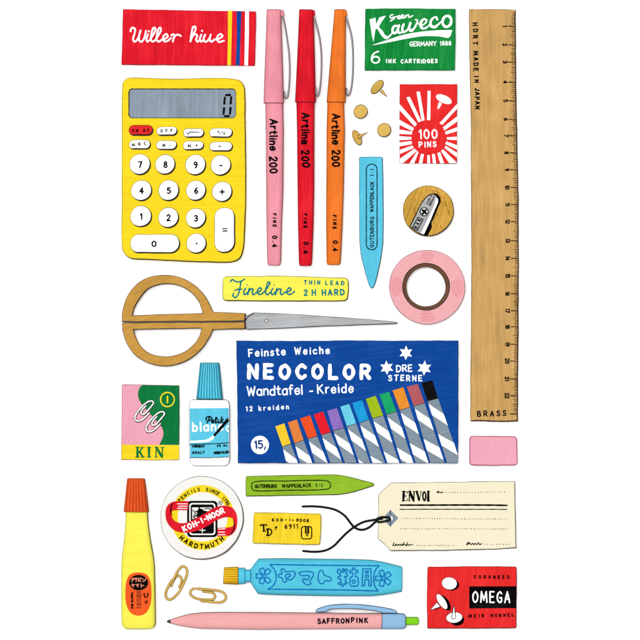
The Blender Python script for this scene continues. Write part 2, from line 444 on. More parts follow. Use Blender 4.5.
# ------------------------------------------------------------------ hand lettering
GL = {
'A': "0,0 2,6 4,0|0.8,2 3.2,2", 'B': "0,0 0,6|~0,6 2.4,5.9 3,4.6 2.2,3.3 0,3.1|~0,3.1 2.6,3 3.6,1.6 2.6,0.1 0,0",
'C': "~3.6,5 2.2,6 0.7,5 0,3 0.7,1 2.2,0 3.6,1", 'D': "0,0 0,6|~0,6 2,5.8 3.6,4.6 3.9,3 3.6,1.4 2,0.2 0,0",
'E': "3.2,6 0,6 0,0 3.3,0|0,3.1 2.7,3.1", 'F': "3.2,6 0,6 0,0|0,3.1 2.6,3.1",
'G': "~3.6,5 2.2,6 0.7,5 0,3 0.7,1 2.2,0 3.5,0.8 3.6,2.6|3.7,2.7 2.2,2.7", 'H': "0,0 0,6|3.6,0 3.6,6|0,3 3.6,3",
'I': "0.3,0 0.3,6", 'J': "~2.4,6 2.4,1.5 1.6,0.1 0.6,0 0,1.2", 'K': "0,0 0,6|3.4,6 0,2.7|1,3.5 3.6,0", 'L': "0,6 0,0 3,0",
'M': "0,0 0.5,6 2.5,1.2 4.5,6 5,0", 'N': "0,0 0,6 3.6,0 3.6,6", 'O': "~2,6 .6,5 0,3 .6,1 2,0 3.4,1 4,3 3.4,5 2,6",
'P': "0,0 0,6|~0,6 2.6,5.9 3.4,4.4 2.6,3 0,2.8", 'R': "0,0 0,6|~0,6 2.6,5.9 3.4,4.5 2.6,3.1 0,2.9|1.5,2.9 3.6,0",
'S': "~3.2,5.2 1.8,6 0.4,5.2 0.6,3.7 2.2,3 3.3,2 3,0.6 1.6,0 0,0.8", 'T': "0,6 4,6|2,6 2,0",
'U': "~0,6 0,2 0.7,0.4 1.8,0 3,0.4 3.6,2 3.6,6", 'V': "0,6 2,0 4,6", 'W': "0,6 1.2,0 2.5,5 3.8,0 5,6", 'X': "0,0 3.6,6|0,6 3.6,0",
'Y': "0,6 2,3 4,6|2,3 2,0", 'Z': "0,6 3.6,6 0,0 3.6,0",
'a': "~3,3.2 1.6,3.9 0.3,3 0,1.8 .5,.3 1.8,0 3,1.2|3,3.8 3,0", 'b': "0,6 0,0|~0,2.8 1.4,3.8 2.8,3 3,1.6 2.4,.2 1.2,0 0,.8",
'c': "~2.8,3.2 1.6,3.9 .3,3 0,1.9 .4,.5 1.6,0 2.8,.7", 'd': "3,6 3,0|~3,2.8 1.6,3.8 .3,3 0,1.6 .6,.2 1.8,0 3,1",
'e': "~0,2 2.8,2.2 2.6,3.4 1.5,3.9 .3,3 0,1.7 .7,.2 1.8,0 2.9,.8", 'f': "~2.4,5.7 1.4,6 .8,5 .8,3 .8,0|0,3.7 2.2,3.7",
'h': "0,6 0,0|~0,2.6 1.2,3.9 2.5,3.4 2.7,2 2.7,0", 'i': "0.2,3.8 0.2,0|0.2,5.4", 'j': "0.2,3.8 0.2,0",
'k': "0,6 0,0|2.5,3.8 0,1.6|.9,2.3 2.7,0", 'l': "0.2,6 0.2,0", 'n': "0,3.8 0,0|~0,2.6 1.2,3.9 2.5,3.4 2.7,2 2.7,0",
'o': "~1.5,3.9 .3,3.2 0,1.9 .4,.5 1.5,0 2.7,.5 3.1,1.9 2.7,3.2 1.5,3.9", 'r': "0,3.8 0,0|~0,2.2 .9,3.6 2,3.8",
's': "~2.3,3.3 1.3,3.9 .3,3.2 .8,2.2 2,1.6 2.2,.6 1.1,0 0,.5", 't': "1,5.4 1,0.6 1.6,0 2.3,.1|0,3.8 2.2,3.8",
'0': "~1.6,6 .4,5 0,3 .4,1 1.6,0 2.8,1 3.2,3 2.8,5 1.6,6", '1': "0,4.8 1.2,6 1.2,0", '2': "~0,4.7 .8,5.9 2.2,5.9 3,4.7 2.4,3.2 0,0|0,0 3.2,0",
'3': "~0,5.4 1.4,6 2.8,5 2.4,3.6 1.2,3.1|~1.2,3.1 2.8,2.6 3,1.2 1.8,0 0,.6", '4': "2.4,0 2.4,6 0,2 3.4,2",
'5': "3,6 .4,6 .2,3.4|~.2,3.4 1.8,3.9 3.1,2.6 2.8,.8 1.4,0 0,.6", '6': "~2.6,5.8 1.2,5 .2,3 .3,1 1.5,0 2.8,.8 2.9,2.4 1.6,3.3 .3,2.2",
'7': "0,6 3.2,6 1.2,0", '8': "~1.5,3.2 .4,4.2 .6,5.6 1.5,6 2.5,5.6 2.6,4.2 1.5,3.2 .2,2.2 .2,.6 1.5,0 2.9,.6 2.9,2.2 1.5,3.2",
'9': "~2.8,4.2 1.6,3 .3,3.8 .3,5.3 1.5,6 2.7,5.4 2.9,3.8 2.5,1.4 1.2,0", '.': "0.2,0.2", ',': "0.6,0.6 0,-1.2", '-': "0,2.8 1.8,2.8",
'+': "0,3 3.4,3|1.7,4.7 1.7,1.3", '=': "0,4 3.2,4|0,2 3.2,2", '/': "0,0 3,6", ':': "0.2,1|0.2,4.2", "'": "0.2,6 0.2,4.6", '~': "1.6,4.6|0,3 3.2,3|1.6,1.4",
'%': "~.7,6 .1,5 .7,4 1.3,5 .7,6|0.4,0.4 3,5.4|~2.8,2 2.2,1 2.8,0 3.4,1 2.8,2", '®': "0,0"}
GC = {}
def glyph(c):
    if c in GC: return GC[c]
    out = []; mx = 0
    for s in GL[c].split('|'):
        sm = s.startswith('~'); pts = [tuple(float(v) for v in p.split(',')) for p in s.lstrip('~').split()]
        mx = max([mx] + [p[0] for p in pts])
        out.append(cat(pts, n=4) if sm else pts)
    GC[c] = (out, mx); return GC[c]
def text(s, p0, p1, h, jit=0.10, gap=None, slant=0.0, wx=1.0):
    """strokes of a hand lettered line whose baseline runs from p0 to p1 (photo pixels), capitals h high"""
    dx, dy = p1[0] - p0[0], p1[1] - p0[1]; L = math.hypot(dx, dy); ax, ay = dx / L, dy / L; ux, uy = ay, -ax
    k = h / 6.0; W = sum((glyph(c)[1] * wx if c != ' ' else 2.0) * k for c in s)
    g = (L - W) / max(1, len(s) - 1)
    kx = k * wx
    if g < 0.24 * h:                                   # squeeze the letters, not the gaps
        g = min(0.26 * h, L * 0.3 / len(s)); kx = kx * (L - g * (len(s) - 1)) / W
    out = []; pos = 0
    for c in s:
        if c == ' ': pos += 2.0 * kx / wx + g; continue
        st, mw = glyph(c); dyj = random.uniform(-jit, jit) * h * 1.0; rot = random.uniform(-jit, jit) * 1.3
        for q in st:
            pl = []
            for x, y in q:
                x2 = x * kx + y * k * (slant + rot * .3); y2 = y * k * (1 + random.uniform(-jit, jit) * .15) + dyj * .5 + (x * kx) * rot * .5
                pl.append((p0[0] + ax * (pos + x2) + ux * y2, p0[1] + ay * (pos + x2) + uy * y2))
            out.append(pl)
        pos += mw * kx + g
    return out
def arctext(s, cx, cy, r, a0, a1, h, inside=False):
    """letters round a circle, angles in degrees clockwise from the top"""
    out = []; n = len(s); k = h / 6
    for i, c in enumerate(s):
        if c == ' ': continue
        a = math.radians(a0 + (a1 - a0) * i / (n - 1)); st, mw = glyph(c)
        ox, oy = math.sin(a), -math.cos(a)               # outward
        if inside: ux, uy = -ox, -oy
        else: ux, uy = ox, oy
        ax, ay = -uy, ux
        bx, by = cx + ox * r, cy + oy * r
        j = random.uniform(-.08, .08)
        for q in st:
            out.append([(bx + ax * ((x - mw / 2) * k) + ux * ((y - 3) * k + j * h), by + ay * ((x - mw / 2) * k) + uy * ((y - 3) * k + j * h)) for x, y in q])
    return out
def stk(lst, T=None, w=None, smooth=True):
    out = []
    for s in lst:
        if isinstance(s, tuple): p, ww = s
        else: p, ww = s, w
        p = T(p) if T else p
        p = cat(p, n=5) if smooth and len(p) > 2 else p
        out.append((p, ww) if ww is not None else p)
    return out

# ================================================================== THE SETTING
me = bpy.data.meshes.new('table_surface')
G = 3.0
me.from_pydata([(-G, -G, 0), (G, -G, 0), (G, G, 0), (-G, G, 0)], [], [(0, 1, 2, 3)])
go = bpy.data.objects.new('table_surface', me); COL.objects.link(go); go['kind'] = 'structure'
me.materials.append(mat('white_paper', (255, 255, 255), 0.0, 0, 0.9, 0.05, 0.0))
for nn in me.materials[0].node_tree.nodes:
    if nn.type == 'VALTORGB':
        for e in nn.color_ramp.elements: e.color = (0.93, 0.93, 0.93, 1)

# ================================================================== 1 red packet with the script
t = Thing('paper_packet', 'flat red packet with white script and yellow, blue and white stripes at one end', 'packet', 189, 38)
c = Cc(110, 0, 4)
slab(t, 'sleeve', rpoly(c([(52, 38), (330, 43), (584, 47), (584, 110), (580, 264), (330, 262), (47, 260), (50, 150)]), .8), 0, 6, RED, (0.3, .5), ink=mat('dark_red_ink', (120, 30, 36), .1))
marks(t, 'stripe', YEL, fills=[c([(472, 44), (489, 44), (487, 150), (484, 262), (470, 262), (472, 150)])])
marks(t, 'stripe', BLUE, fills=[c([(507, 45), (526, 46), (523, 130), (519, 262), (503, 262), (508, 140)])])
marks(t, 'stripe', WHITE, fills=[c([(541, 46), (556, 46), (556, 130), (552, 263), (538, 263), (540, 140)])])
c = Cc(125, 20, 5.333)
scr = [[(31, 62), (34, 48), (46, 43), (55, 52), (50, 82), (44, 105), (52, 117), (66, 108), (77, 82), (84, 58)], [(84, 58), (76, 88), (77, 110), (88, 118), (100, 106), (108, 84), (113, 60)],
 [(124, 78), (115, 105), (121, 117), (133, 108)], [(133, 108), (150, 82), (163, 54), (158, 42), (149, 50), (141, 85), (140, 108), (150, 117), (163, 108)],
 [(163, 108), (180, 82), (193, 54), (188, 43), (179, 50), (171, 85), (170, 108), (180, 117), (196, 108)], [(196, 108), (215, 102), (229, 88), (222, 77), (209, 84), (204, 102), (212, 116), (228, 113), (246, 98)],
 [(248, 84), (258, 78), (264, 84), (260, 100), (256, 117)], [(260, 100), (270, 84), (284, 80), (299, 87)],
 [(349, 116), (362, 84), (377, 52), (374, 36), (364, 40), (356, 72), (350, 116)], [(351, 112), (362, 88), (376, 77), (386, 86), (380, 105), (386, 117), (400, 108)],
 [(408, 80), (400, 105), (407, 117), (420, 106)], [(428, 80), (420, 104), (428, 118), (444, 110), (458, 82)], [(458, 80), (453, 105), (460, 118), (478, 106)],
 [(478, 106), (500, 102), (520, 88), (512, 77), (498, 84), (491, 102), (500, 118), (528, 112)]]
marks(t, 'lettering', WHITE, strokes=stk(scr, c, 1.75) + [(c([(128, 62)]), 2.0), (c([(412, 60)]), 2.0)], layer=2)

# ================================================================== 2 calculator
t = Thing('calculator', 'yellow pocket calculator with round white keys and a grey display showing one digit', 'calculator', 184, 170)
o1 = cat([(122.6, 90), (123.4, 83), (127, 79), (133, 78), (175, 79.3), (215, 78.3), (234, 79.4), (241, 81.5), (244.6, 87), (245.6, 100), (245.6, 120), (246.3, 160), (246.2, 200), (245, 235), (243.8, 250), (240.5, 258.5), (234, 262), (210, 262.6), (180, 261.6), (150, 260), (134, 259.4), (128, 257.2), (123.8, 252), (122.2, 244), (122.2, 200), (122.2, 150)], True, 5)
slab(t, 'body', o1, 0, 11, YEL, (.45, 1.25), R=2.2, wob=.1)
marks(t, 'display', LCD, fills=[pill(129.3, 89.4, 236, 118.4, 3.6)], layer=1)
marks(t, 'display_frame', INK, strokes=[(pill(129.3, 89.4, 236, 118.4, 3.6) + pill(129.3, 89.4, 236, 118.4, 3.6)[:1], [.9, .5, .45, .45, .7, 1.0, 1.2, .9])], layer=2)
seg = [((226.2, 95.6), (230.2, 95.4)), ((225, 98), (224.5, 104.2)), ((231.4, 97.6), (230.9, 104.0)), ((224.3, 108.6), (223.8, 114.4)), ((230.7, 108.2), (230.2, 114.2)), ((225, 116.6), (229, 116.6))]
marks(t, 'display_digit', BLACK, strokes=[([a, b], 2.1) for a, b in seg], layer=3)
def key(outline, lab, m=BTN, name='key', R=2.0):
    k = slab(t, name, outline, 10.5, 14.5, m, (.42, 1.75), R=R, wob=.12, sp=1.6)
    return k
c = Cc(110, 120, 4)
KP = []
KP.append((pill(129.2, 125.6, 153.8, 136.2, 5.2), RED2, text('ON AC', (132.6, 132.6), (149.6, 131.8), 2.6), .85))
KP.append((pill(157, 127, 178, 136.4, 4.6), BTN, text('OFF', (161.2, 132.8), (172.8, 132.2), 2.6), .85))
KP.append((pill(183.4, 128.8, 204.8, 138.2, 4.6), BTN, [[(187, 133.2), (188.6, 134.8), (190.6, 132.6), (199.5, 132.6)]], .9))
KP.append((pill(209.6, 128.6, 233.2, 138.2, 4.6), BTN, [ell(218.7, 132.4, .8, .8, 0, 8) + [(219.5, 132.4)], [(220, 134.4), (223.2, 131.8)], ell(224.4, 134.0, .8, .9, 0, 8) + [(225.2, 134.0)]], .7))
KP.append((pill(129.2, 140.2, 151.4, 150, 4.8), BTN, text('MRC', (133, 146.6), (146.6, 145.2), 2.7), .85))
KP.append((pill(156.6, 140.8, 177.6, 150.6, 4.8), BTN, text('M-', (163.2, 147.2), (170.6, 147.0), 2.8), .85))
KP.append((pill(183.2, 141.4, 204.4, 150.8, 4.6), BTN, text('M+', (188.6, 147.6), (197.6, 147.4), 2.8), .85))
KP.append((pill(209.6, 142.2, 233.2, 152, 4.8), BTN, text('~', (218.8, 149.2), (223.6, 149.2), 4.4), .9))
for s, x, y, r, hh in (('7', 140.6, 165.0, 10.6, 5.6), ('8', 165.8, 165.0, 10.2, 5.4), ('9', 195.9, 165.4, 10.5, 5.6), ('-', 221.2, 165.8, 10.4, 6),
                   ('4', 142.0, 191.0, 10.6, 5.6), ('5', 169.3, 191.0, 10.5, 5.4), ('6', 196.4, 191.0, 10.3, 5.4), ('+', 222.5, 192.2, 10.3, 7),
                   ('1', 141.6, 216.8, 10.8, 5.6), ('2', 169, 218.0, 10.4, 5.6), ('3', 196.3, 218.6, 10.3, 5.4), ('.', 196.8, 243.8, 10.2, 4)):
    gw = glyph(s)[1] * hh / 6; yy = y + hh / 2
    if s == '.': gw = 0.3; yy = y
    KP.append((ell(x, y, r, r * 1.01, random.uniform(0, 90), 36), BTN, text(s, (x - gw / 2, yy), (x + gw / 2 + .001, yy), hh, .02), 1.45 if s != '.' else 1.9))
KP.append((pill(130.6, 234.4, 180.4, 253.6, 9), BTN, text('0', (152.6, 246.6), (156.4, 246.6), 5.2, .02), 1.45))
KP.append((pill(214.6, 207.6, 235.4, 253.2, 10), BTN, text('=', (223.2, 233.6), (227.4, 233.4), 7, .02), 1.2))
for out, m, st, wd in KP:
    k = key(out, '', m)
    marks(t, 'symbol', BLACK, strokes=st, width=wd, parent=k)

# ================================================================== 3 three fine pens
def fine_pen(label, m, cx, cap, barrel, nub, clip, t1, t2, t3, inkc):
    t = Thing('fineliner_pen', label, 'pen', cx, 138, 'capped fineliner pens in a row')
    loft(t, 'barrel', barrel, m, 0.62, (.4, .75), ink=inkc, endink=.5, zc=8)
    cp = loft(t, 'cap', cap, m, 0.72, (.45, .7), ink=inkc, endink=.8, zc=8)
    loft(t, 'clip_mount', nub, m, 1.6, (.3, .4), ink=inkc, endink=.3, zc=9, parent=cp)
    tube(t, 'clip', cat(clip, n=5), 1.0, mat('clip_steel', (176, 172, 180), .15), z=10, inkf=.5, ink=mat('clip_edge', (66, 58, 66), .2), parent=cp)
    marks(t, 'lettering', BLACK, strokes=text('Artline 200', *t1, 7.0, .13), width=1.7, layer=1.2)
    marks(t, 'lettering', BLACK, strokes=text('FINE', *t2, 2.9, .14), width=1.1, layer=1.2)
    marks(t, 'lettering', BLACK, strokes=text('0.4', *t3, 4.3, .10), width=1.3, layer=1.2)
dr = mat('dark_red_ink', (120, 30, 36)); dp = mat('dark_pink_ink', (150, 84, 96), .2); do = mat('dark_orange_ink', (150, 78, 36), .2)
fine_pen('pale pink capped fineliner with a wire clip, leftmost of the three pens', PINK, 275,
  [((266.8, 9.8), (281.2, 10.2)), ((266.2, 30), (281.8, 30)), ((265, 62), (282.8, 62)), ((263.5, 103.9), (284.0, 104))],
  [((265.4, 103), (283.2, 103)), ((265.8, 130), (283.8, 130)), ((266.2, 190), (283.4, 190)), ((266.6, 225), (282, 225)), ((267.3, 262), (281.2, 262)), ((268.2, 265.6), (280, 265.6))],
  [((280.6, 10.4), (283.8, 10.6)), ((280.8, 17), (284.4, 16.8))],
  [(282.6, 16.5), (284.6, 24), (287.2, 40), (289.2, 56), (289.7, 75), (288.7, 91), (287.2, 98), (285.6, 98.2), (284.6, 96), (284.5, 91.5)],
  ((270.2, 120), (270.2, 173.2)), ((273.4, 214), (273.4, 226.8)), ((272.6, 236.4), (272.6, 247)), dp)
fine_pen('bright red capped fineliner with a wire clip, between the pink and the orange pen', RED, 306,
  [((299.2, 9.8), (313.2, 10.2)), ((298.4, 30), (314.2, 30)), ((297, 62), (315, 62)), ((295, 102.9), (316, 103.2))],
  [((296.4, 102), (314.6, 102)), ((297, 130), (314.4, 130)), ((297.6, 190), (314.3, 190)), ((298, 225), (313.6, 225)), ((298.8, 262), (312.2, 262)), ((299.6, 266), (311.2, 266))],
  [((312.6, 10.4), (314.8, 11)), ((312.8, 17), (315.2, 16.4))],
  [(314, 17.5), (317.4, 29), (320.2, 43), (321.4, 58), (320.8, 80.6), (319.2, 93), (317.8, 96.2), (316.6, 95.6), (315.9, 93), (315.9, 87.5)],
  ((302.2, 113.8), (302.2, 167)), ((303.9, 214.2), (303.9, 228)), ((303.8, 242.4), (303.8, 253.4)), dr)
fine_pen('orange capped fineliner with a wire clip, rightmost of the three pens', ORANGE, 337,
  [((334.4, 9.8), (345.8, 9.9)), ((333.2, 25), (345.8, 25)), ((330.2, 60), (345.7, 60)), ((326.5, 102.9), (345.7, 103.2))],
  [((327.4, 102), (343.9, 102)), ((326.6, 130), (344.9, 130)), ((326.3, 190), (343.8, 190)), ((326.2, 225), (342.6, 225)), ((326.5, 262), (340.8, 262)), ((327.4, 265), (339.8, 265))],
  [((343.2, 10.4), (346.6, 11)), ((344, 17), (347.4, 16.6))],
  [(345.8, 17.5), (349, 27), (351.6, 38), (352.9, 54.4), (352.4, 78.8), (350.4, 92), (348.6, 95.6), (347.2, 95.2), (346.5, 93), (346.5, 88.2)],
  ((332.4, 114.8), (332.4, 166.6)), ((333.2, 215.6), (333.2, 229)), ((333.0, 241.2), (333.0, 251)), do)

# ================================================================== 4 green packet
t = Thing('cartridge_packet', 'green rectangular packet with big white slanting script over a swoosh', 'packet', 410, 40)
c = Cc(350, 0, 4.923)
slab(t, 'carton', rpoly(c([(75, 45), (300, 43), (518, 46), (519, 200), (516, 348), (300, 347), (72, 348), (73, 200)]), .8), 0, 7, GREEN, (.35, .6), ink=mat('dark_green_ink', (10, 88, 44), .15))
marks(t, 'swoosh', WHITE, fills=[c(cat([(107, 224), (180, 200), (260, 174), (350, 158), (430, 151), (503, 150)], n=5) + cat([(503, 150), (487, 186), (440, 181), (360, 180), (280, 192), (200, 208), (107, 226)], n=5)[1:-1])])
k_ = Cc(362, 6, 6.667)
kf = [k_([(50, 92), (72, 86), (90, 80), (93, 120), (88, 165), (76, 243), (66, 200)]), k_([(116, 78), (160, 67), (130, 108), (108, 146), (88, 160), (90, 132)])]
ks = [([(100, 140), (125, 172), (148, 205), (168, 213), (186, 200), (200, 182)], [2.8, 3.2, 3.4, 1.8, 1.0]),
 ([(236, 136), (216, 136), (203, 158), (207, 182), (222, 182), (238, 158), (246, 134)], [1.8, 2.4, 2.4, 1.6]), ([(246, 132), (238, 165), (250, 184), (270, 168)], [2.2, 2.4, 1.0]),
 ([(277, 124), (268, 152), (274, 176), (292, 170), (312, 145), (322, 116)], [2.0, 2.6, 1.6, 1.4]), ([(322, 116), (313, 150), (324, 168), (344, 155), (362, 124), (368, 98), (356, 94)], [2.2, 2.6, 1.6, 1.3]),
 ([(366, 112), (394, 132), (420, 118), (430, 98), (412, 90), (395, 106), (390, 134), (404, 153), (430, 146), (452, 124)], [1.0, 1.3, 1.8, 2.6, 2.2, 1.1]),
 ([(500, 92), (494, 78), (474, 82), (456, 110), (462, 138), (482, 143), (505, 128), (528, 106)], [2.2, 1.6, 2.8, 2.6, 1.1])]
marks(t, 'lettering', WHITE, strokes=[(cat(k_(p), n=5), wv) for p, wv in ks] + [(ell(*k_([(565, 105)])[0], 4.3, 5.5, 12, 28) + [ell(*k_([(565, 105)])[0], 4.3, 5.5, 12, 28)[0]], 2.5)], fills=kf, layer=2)
marks(t, 'lettering', WHITE, strokes=stk([[(206, 60), (192, 64), (186, 76), (196, 84), (208, 76), (204, 94), (188, 102)]], k_)
      + stk([[(214, 90), (219, 75), (232, 72)], [(236, 83), (250, 77), (252, 68), (243, 68), (236, 80), (244, 89), (258, 84)], [(260, 78), (274, 72), (276, 63), (267, 63), (260, 75), (268, 84), (282, 79)], [(287, 82), (291, 64)], [(290, 76), (303, 62), (312, 64), (309, 76), (320, 77), (338, 66)]], k_), width=1.1, layer=2)
marks(t, 'lettering', WHITE, strokes=text('GERMANY', (409.8, 46.8), (436, 45.8), 4.3, .12) + text('1888', (440, 45.6), (450.6, 45.2), 3.7, .12), width=.85, layer=2)
marks(t, 'lettering', WHITE, strokes=text('6', (371.2, 63.4), (379, 63.4), 12, .0, wx=1.25), width=1.55, layer=2)
marks(t, 'lettering', WHITE, strokes=text('INK', (386.4, 63.2), (395.4, 63.2), 3.5, .14) + text('CARTRIDGES', (401, 63.4), (437, 63.2), 3.5, .14), width=.95, layer=2)

# ================================================================== 5 brass thumbtacks
grp = 'brass thumbtacks scattered beside the pens'
def tack_flat(label, x, y, r):
    t = Thing('thumbtack', label, 'thumbtack', x, y, grp)
    h = slab(t, 'head', ell(x, y, r, r * 1.02, 10, 40), 4.5, 7, GOLD, (.5, .9), R=1.0, sp=1.6)
    tube(t, 'spike', [(x, y), (x, y + .7)], 0.6, GOLD, z=2.5)
def tack_tilt(label, cx, cy, a, b, rot, s0, s1, up_):
    t = Thing('thumbtack', label, 'thumbtack', cx, cy, grp)
    V, F, MI, SM = [], [], [], []
    # a tilted disc: high along its minor axis on the far side of the spike
    ol = ell(cx, cy, a, b, rot, 40)
    slab_geo(ol, 2, 3.4, (.5, .8), .9, (), .1, 1.6, V, F, MI, SM)
    dx, dy = s1[0] - s0[0], -(s1[1] - s0[1]); L = math.hypot(dx, dy); dx /= L; dy /= L
    X0, Y0 = cx - 320, 320 - cy; slope = 0.55
    sg = -1 if not up_ else 1
    V = [(x, y, z + b * slope + sg * ((x - X0) * dx + (y - Y0) * dy) * slope * -1 * -1) for x, y, z in V]
    link_mesh(t, 'head', V, F, MI, [GOLD, INK], SM)
    q0 = s0; q1 = s1; nx, ny = dy, dx
    V, F, MI, SM = [], [], [], []
    pa = sub([(*q0, 1.9), (*q1, 0.35)], 1.5, closed=False)
    zt = b * slope * 2 + 4.6
    st = []
    for i, p in enumerate(pa): st.append(((p[0] + nx * p[2], p[1] + ny * p[2]), (p[0] - nx * p[2], p[1] - ny * p[2])))
    loft_geo(st, 0.2, 1.0, (.42, .5), V, F, MI, SM, 2, .25, zc=zt if up_ else 3.2)
    fixn(link_mesh(t, 'spike', V, F, MI, [GOLD, INK], SM))
tack_flat('round brass thumbtack lying face up, the upper of two, beside the orange pen', 360.6, 111.9, 7.1)
tack_flat('round brass thumbtack lying face up, the lower of two, near the red card', 384.1, 130.3, 7.1)
tack_tilt('brass thumbtack tipped on its edge just under the green packet, spike to lower right', 377.1, 87.2, 8.6, 4.4, -47, (381, 90.8), (387.0, 96.9), False)
tack_tilt('brass thumbtack tipped over at lower left, spike crossing its head and pointing up right', 357, 137.8, 8.3, 3.9, 66, (357.8, 137.4), (367.8, 132.8), True)

# ================================================================== 6 red card "100 pins"
t = Thing('pin_packet', 'tall red card with white sunburst rays around a red disc and a white pin', 'packet', 428, 124)
c = Cc(380, 70, 6.4)
slab(t, 'card', rpoly(c([(125, 92), (493, 92), (493, 340), (491, 600), (300, 599), (125, 598), (125, 300)]), .6), 0, 5, RED2, (.3, .55))
rays = [[(168, 178), (190, 172), (263, 328), (245, 336)], [(233, 142), (254, 138), (285, 322), (266, 328)], [(304, 135), (323, 135), (321, 322), (300, 322)],
 [(125, 220), (125, 258), (222, 364), (236, 346)], [(125, 320), (125, 352), (208, 393), (216, 372)], [(125, 382), (125, 410), (203, 414), (205, 396)],
 [(125, 425), (125, 450), (200, 446), (200, 430)], [(125, 465), (125, 490), (204, 475), (201, 456)], [(127, 512), (127, 538), (216, 500), (207, 484)],
 [(128, 568), (128, 597), (146, 597), (236, 518), (220, 504)], [(188, 598), (218, 598), (246, 528), (238, 520)], [(248, 598), (270, 598), (280, 540), (262, 538)],
 [(302, 598), (320, 598), (318, 546), (302, 546)], [(338, 598), (358, 598), (350, 538), (332, 540)], [(384, 598), (410, 598), (384, 526), (366, 534)],
 [(442, 597), (488, 597), (488, 592), (402, 508), (390, 520)], [(491, 530), (491, 560), (412, 500), (420, 486)], [(491, 482), (491, 510), (416, 474), (424, 458)],
 [(491, 428), (491, 450), (428, 446), (426, 432)], [(493, 368), (493, 392), (420, 414), (416, 396)], [(493, 298), (493, 330), (412, 388), (402, 368)],
 [(493, 218), (493, 248), (398, 352), (380, 342)]]
marks(t, 'sunburst', WHITE, fills=[c(r) for r in rays])
marks(t, 'printed_pin', WHITE, fills=[c(ell(408, 188, 54, 25, 24, 28)), c([(376, 206), (396, 214), (384, 238), (370, 254), (366, 244)])], layer=1)
marks(t, 'lettering', WHITE, strokes=text('100', (419.3, 138.8), (436.8, 138.4), 8.6, .04), width=1.5, layer=1)
marks(t, 'lettering', WHITE, strokes=text('PINS', (419.2, 147.2), (435.8, 146.8), 4.8, .08), width=1.25, layer=1)

# ================================================================== 7 blue pointed stick and green one
grp7 = 'flat pointed plastic sticks'
t = Thing('pointed_stick', 'flat sky blue stick standing point down beside the orange pen', 'pointed stick', 372, 223, grp7)
c = Cc(355, 155, 4.671)
slab(t, 'blade', rpoly(c([(19, 9), (76, 8), (130, 9), (132, 100), (134, 300), (133, 400), (128, 450), (118, 510), (104, 570), (92, 612), (80, 627), (66, 612), (50, 560), (34, 500), (24, 450), (20, 400), (20, 300), (19, 140)]), [2, 0, 2, 0, 6, 6, 6, 6, 6, 3, 2, 3, 6, 6, 6, 6, 6, 0]), 0, 4, CYAN, (.45, .9), R=1.4, wob=.06)
marks(t, 'drawn_frame', BLACK, strokes=[(wobble(pill(366.3, 164.2, 377, 249.8, 5.2) + pill(366.3, 164.2, 377, 249.8, 5.2)[:1], 0), .95)])
marks(t, 'lettering', BLACK, strokes=text('GUTENBURG', (373.6, 247), (373.6, 217), 3.4, .14) + text('WAPPENLACK', (373.6, 212), (373.6, 182), 3.4, .14) + text('1:1', (373.4, 176), (373.4, 169.6), 3.2, .1), width=.8)
t = Thing('pointed_stick', 'flat lime green stick pointing right above the yellow eraser', 'pointed stick', 310, 486, grp7)
c = Cc(242, 470, 4.571)
slab(t, 'blade', rpoly(c([(18, 28), (200, 23), (440, 20), (490, 30), (550, 46), (604, 60), (604, 72), (550, 90), (500, 105), (440, 114), (200, 118), (17, 121), (16, 70)]), [1.5, 0, 5, 6, 5, 1.5, 1.5, 5, 6, 5, 0, 1.5, 0]), 0, 4, LIME, (.45, .95), R=1.4, wob=.06)
marks(t, 'drawn_frame', BLACK, strokes=[(wobble(cat(c([(44, 74), (46, 60), (62, 53), (200, 50), (380, 48), (400, 56), (405, 68), (400, 82), (382, 88), (200, 92), (64, 94), (48, 88), (44, 74)]), False, 4), .08), .95)])
marks(t, 'lettering', BLACK, strokes=text('GUTENBURG', (255, 487.8), (276.6, 487.4), 3.2, .14) + text('WAPPENLACK', (282.4, 487.6), (310.8, 486.9), 3.2, .14) + text('1:1', (316, 486.8), (322, 486.6), 3.0, .1), width=.85)

# ================================================================== 8 pencil sharpener
t = Thing('pencil_sharpener', 'round wooden pencil sharpener with a steel blade screwed across it', 'sharpener', 428, 211)
c = Cc(390, 165, 8)
slab(t, 'wooden_body', wobble(c(ell(306, 368, 204, 203, 0, 60)), .1), 0, 9, WOOD2, (.45, 1.2), R=1.2)
random.seed(11)
gr = []
for k in range(80):
    x = random.uniform(-170, 170); y = random.uniform(-170, 170); l = random.uniform(16, 56)
    if math.hypot(x, y) > 165: continue
    a = math.radians(68 + random.uniform(-10, 10))
    gr.append((c([(306 + x - math.cos(a) * l / 2, 368 + y - math.sin(a) * l / 2), (306 + x + random.uniform(-3, 3), 368 + y), (306 + x + math.cos(a) * l / 2, 368 + y + math.sin(a) * l / 2)]), random.uniform(.35, .75)))
marks(t, 'wood_grain', mat('grain_brown', (168, 112, 30), .2), strokes=gr, layer=1)
marks(t, 'painted_blade_shadow', BLACK, fills=[c([(350, 226), (380, 236), (402, 262), (404, 296), (385, 340), (345, 435), (330, 465), (334, 498), (316, 535), (300, 566), (262, 570), (290, 480), (360, 330)])], layer=1.5)  # shadow along the blade's right edge, painted black on the wood
bl = slab(t, 'steel_blade', rpoly(c([(152, 494), (212, 376), (250, 302), (290, 250), (328, 229), (366, 236), (388, 266), (388, 300), (370, 340), (330, 440), (278, 552), (266, 566), (206, 536)]), [1, 1, 3, 3, 3, 3, 3, 3, 2, 2, 1, 1, 1]), 8.8, 10.6, mat('blade_steel', (168, 170, 170), .16, 62, .5, .3), (.95, .6), R=.8, ink=BLACK, wob=.05)
marks(t, 'ground_edge', WHITE, fills=[c([(368, 262), (380, 272), (384, 296), (364, 342), (318, 450), (270, 556), (246, 546), (298, 440), (350, 330)])], parent=bl)
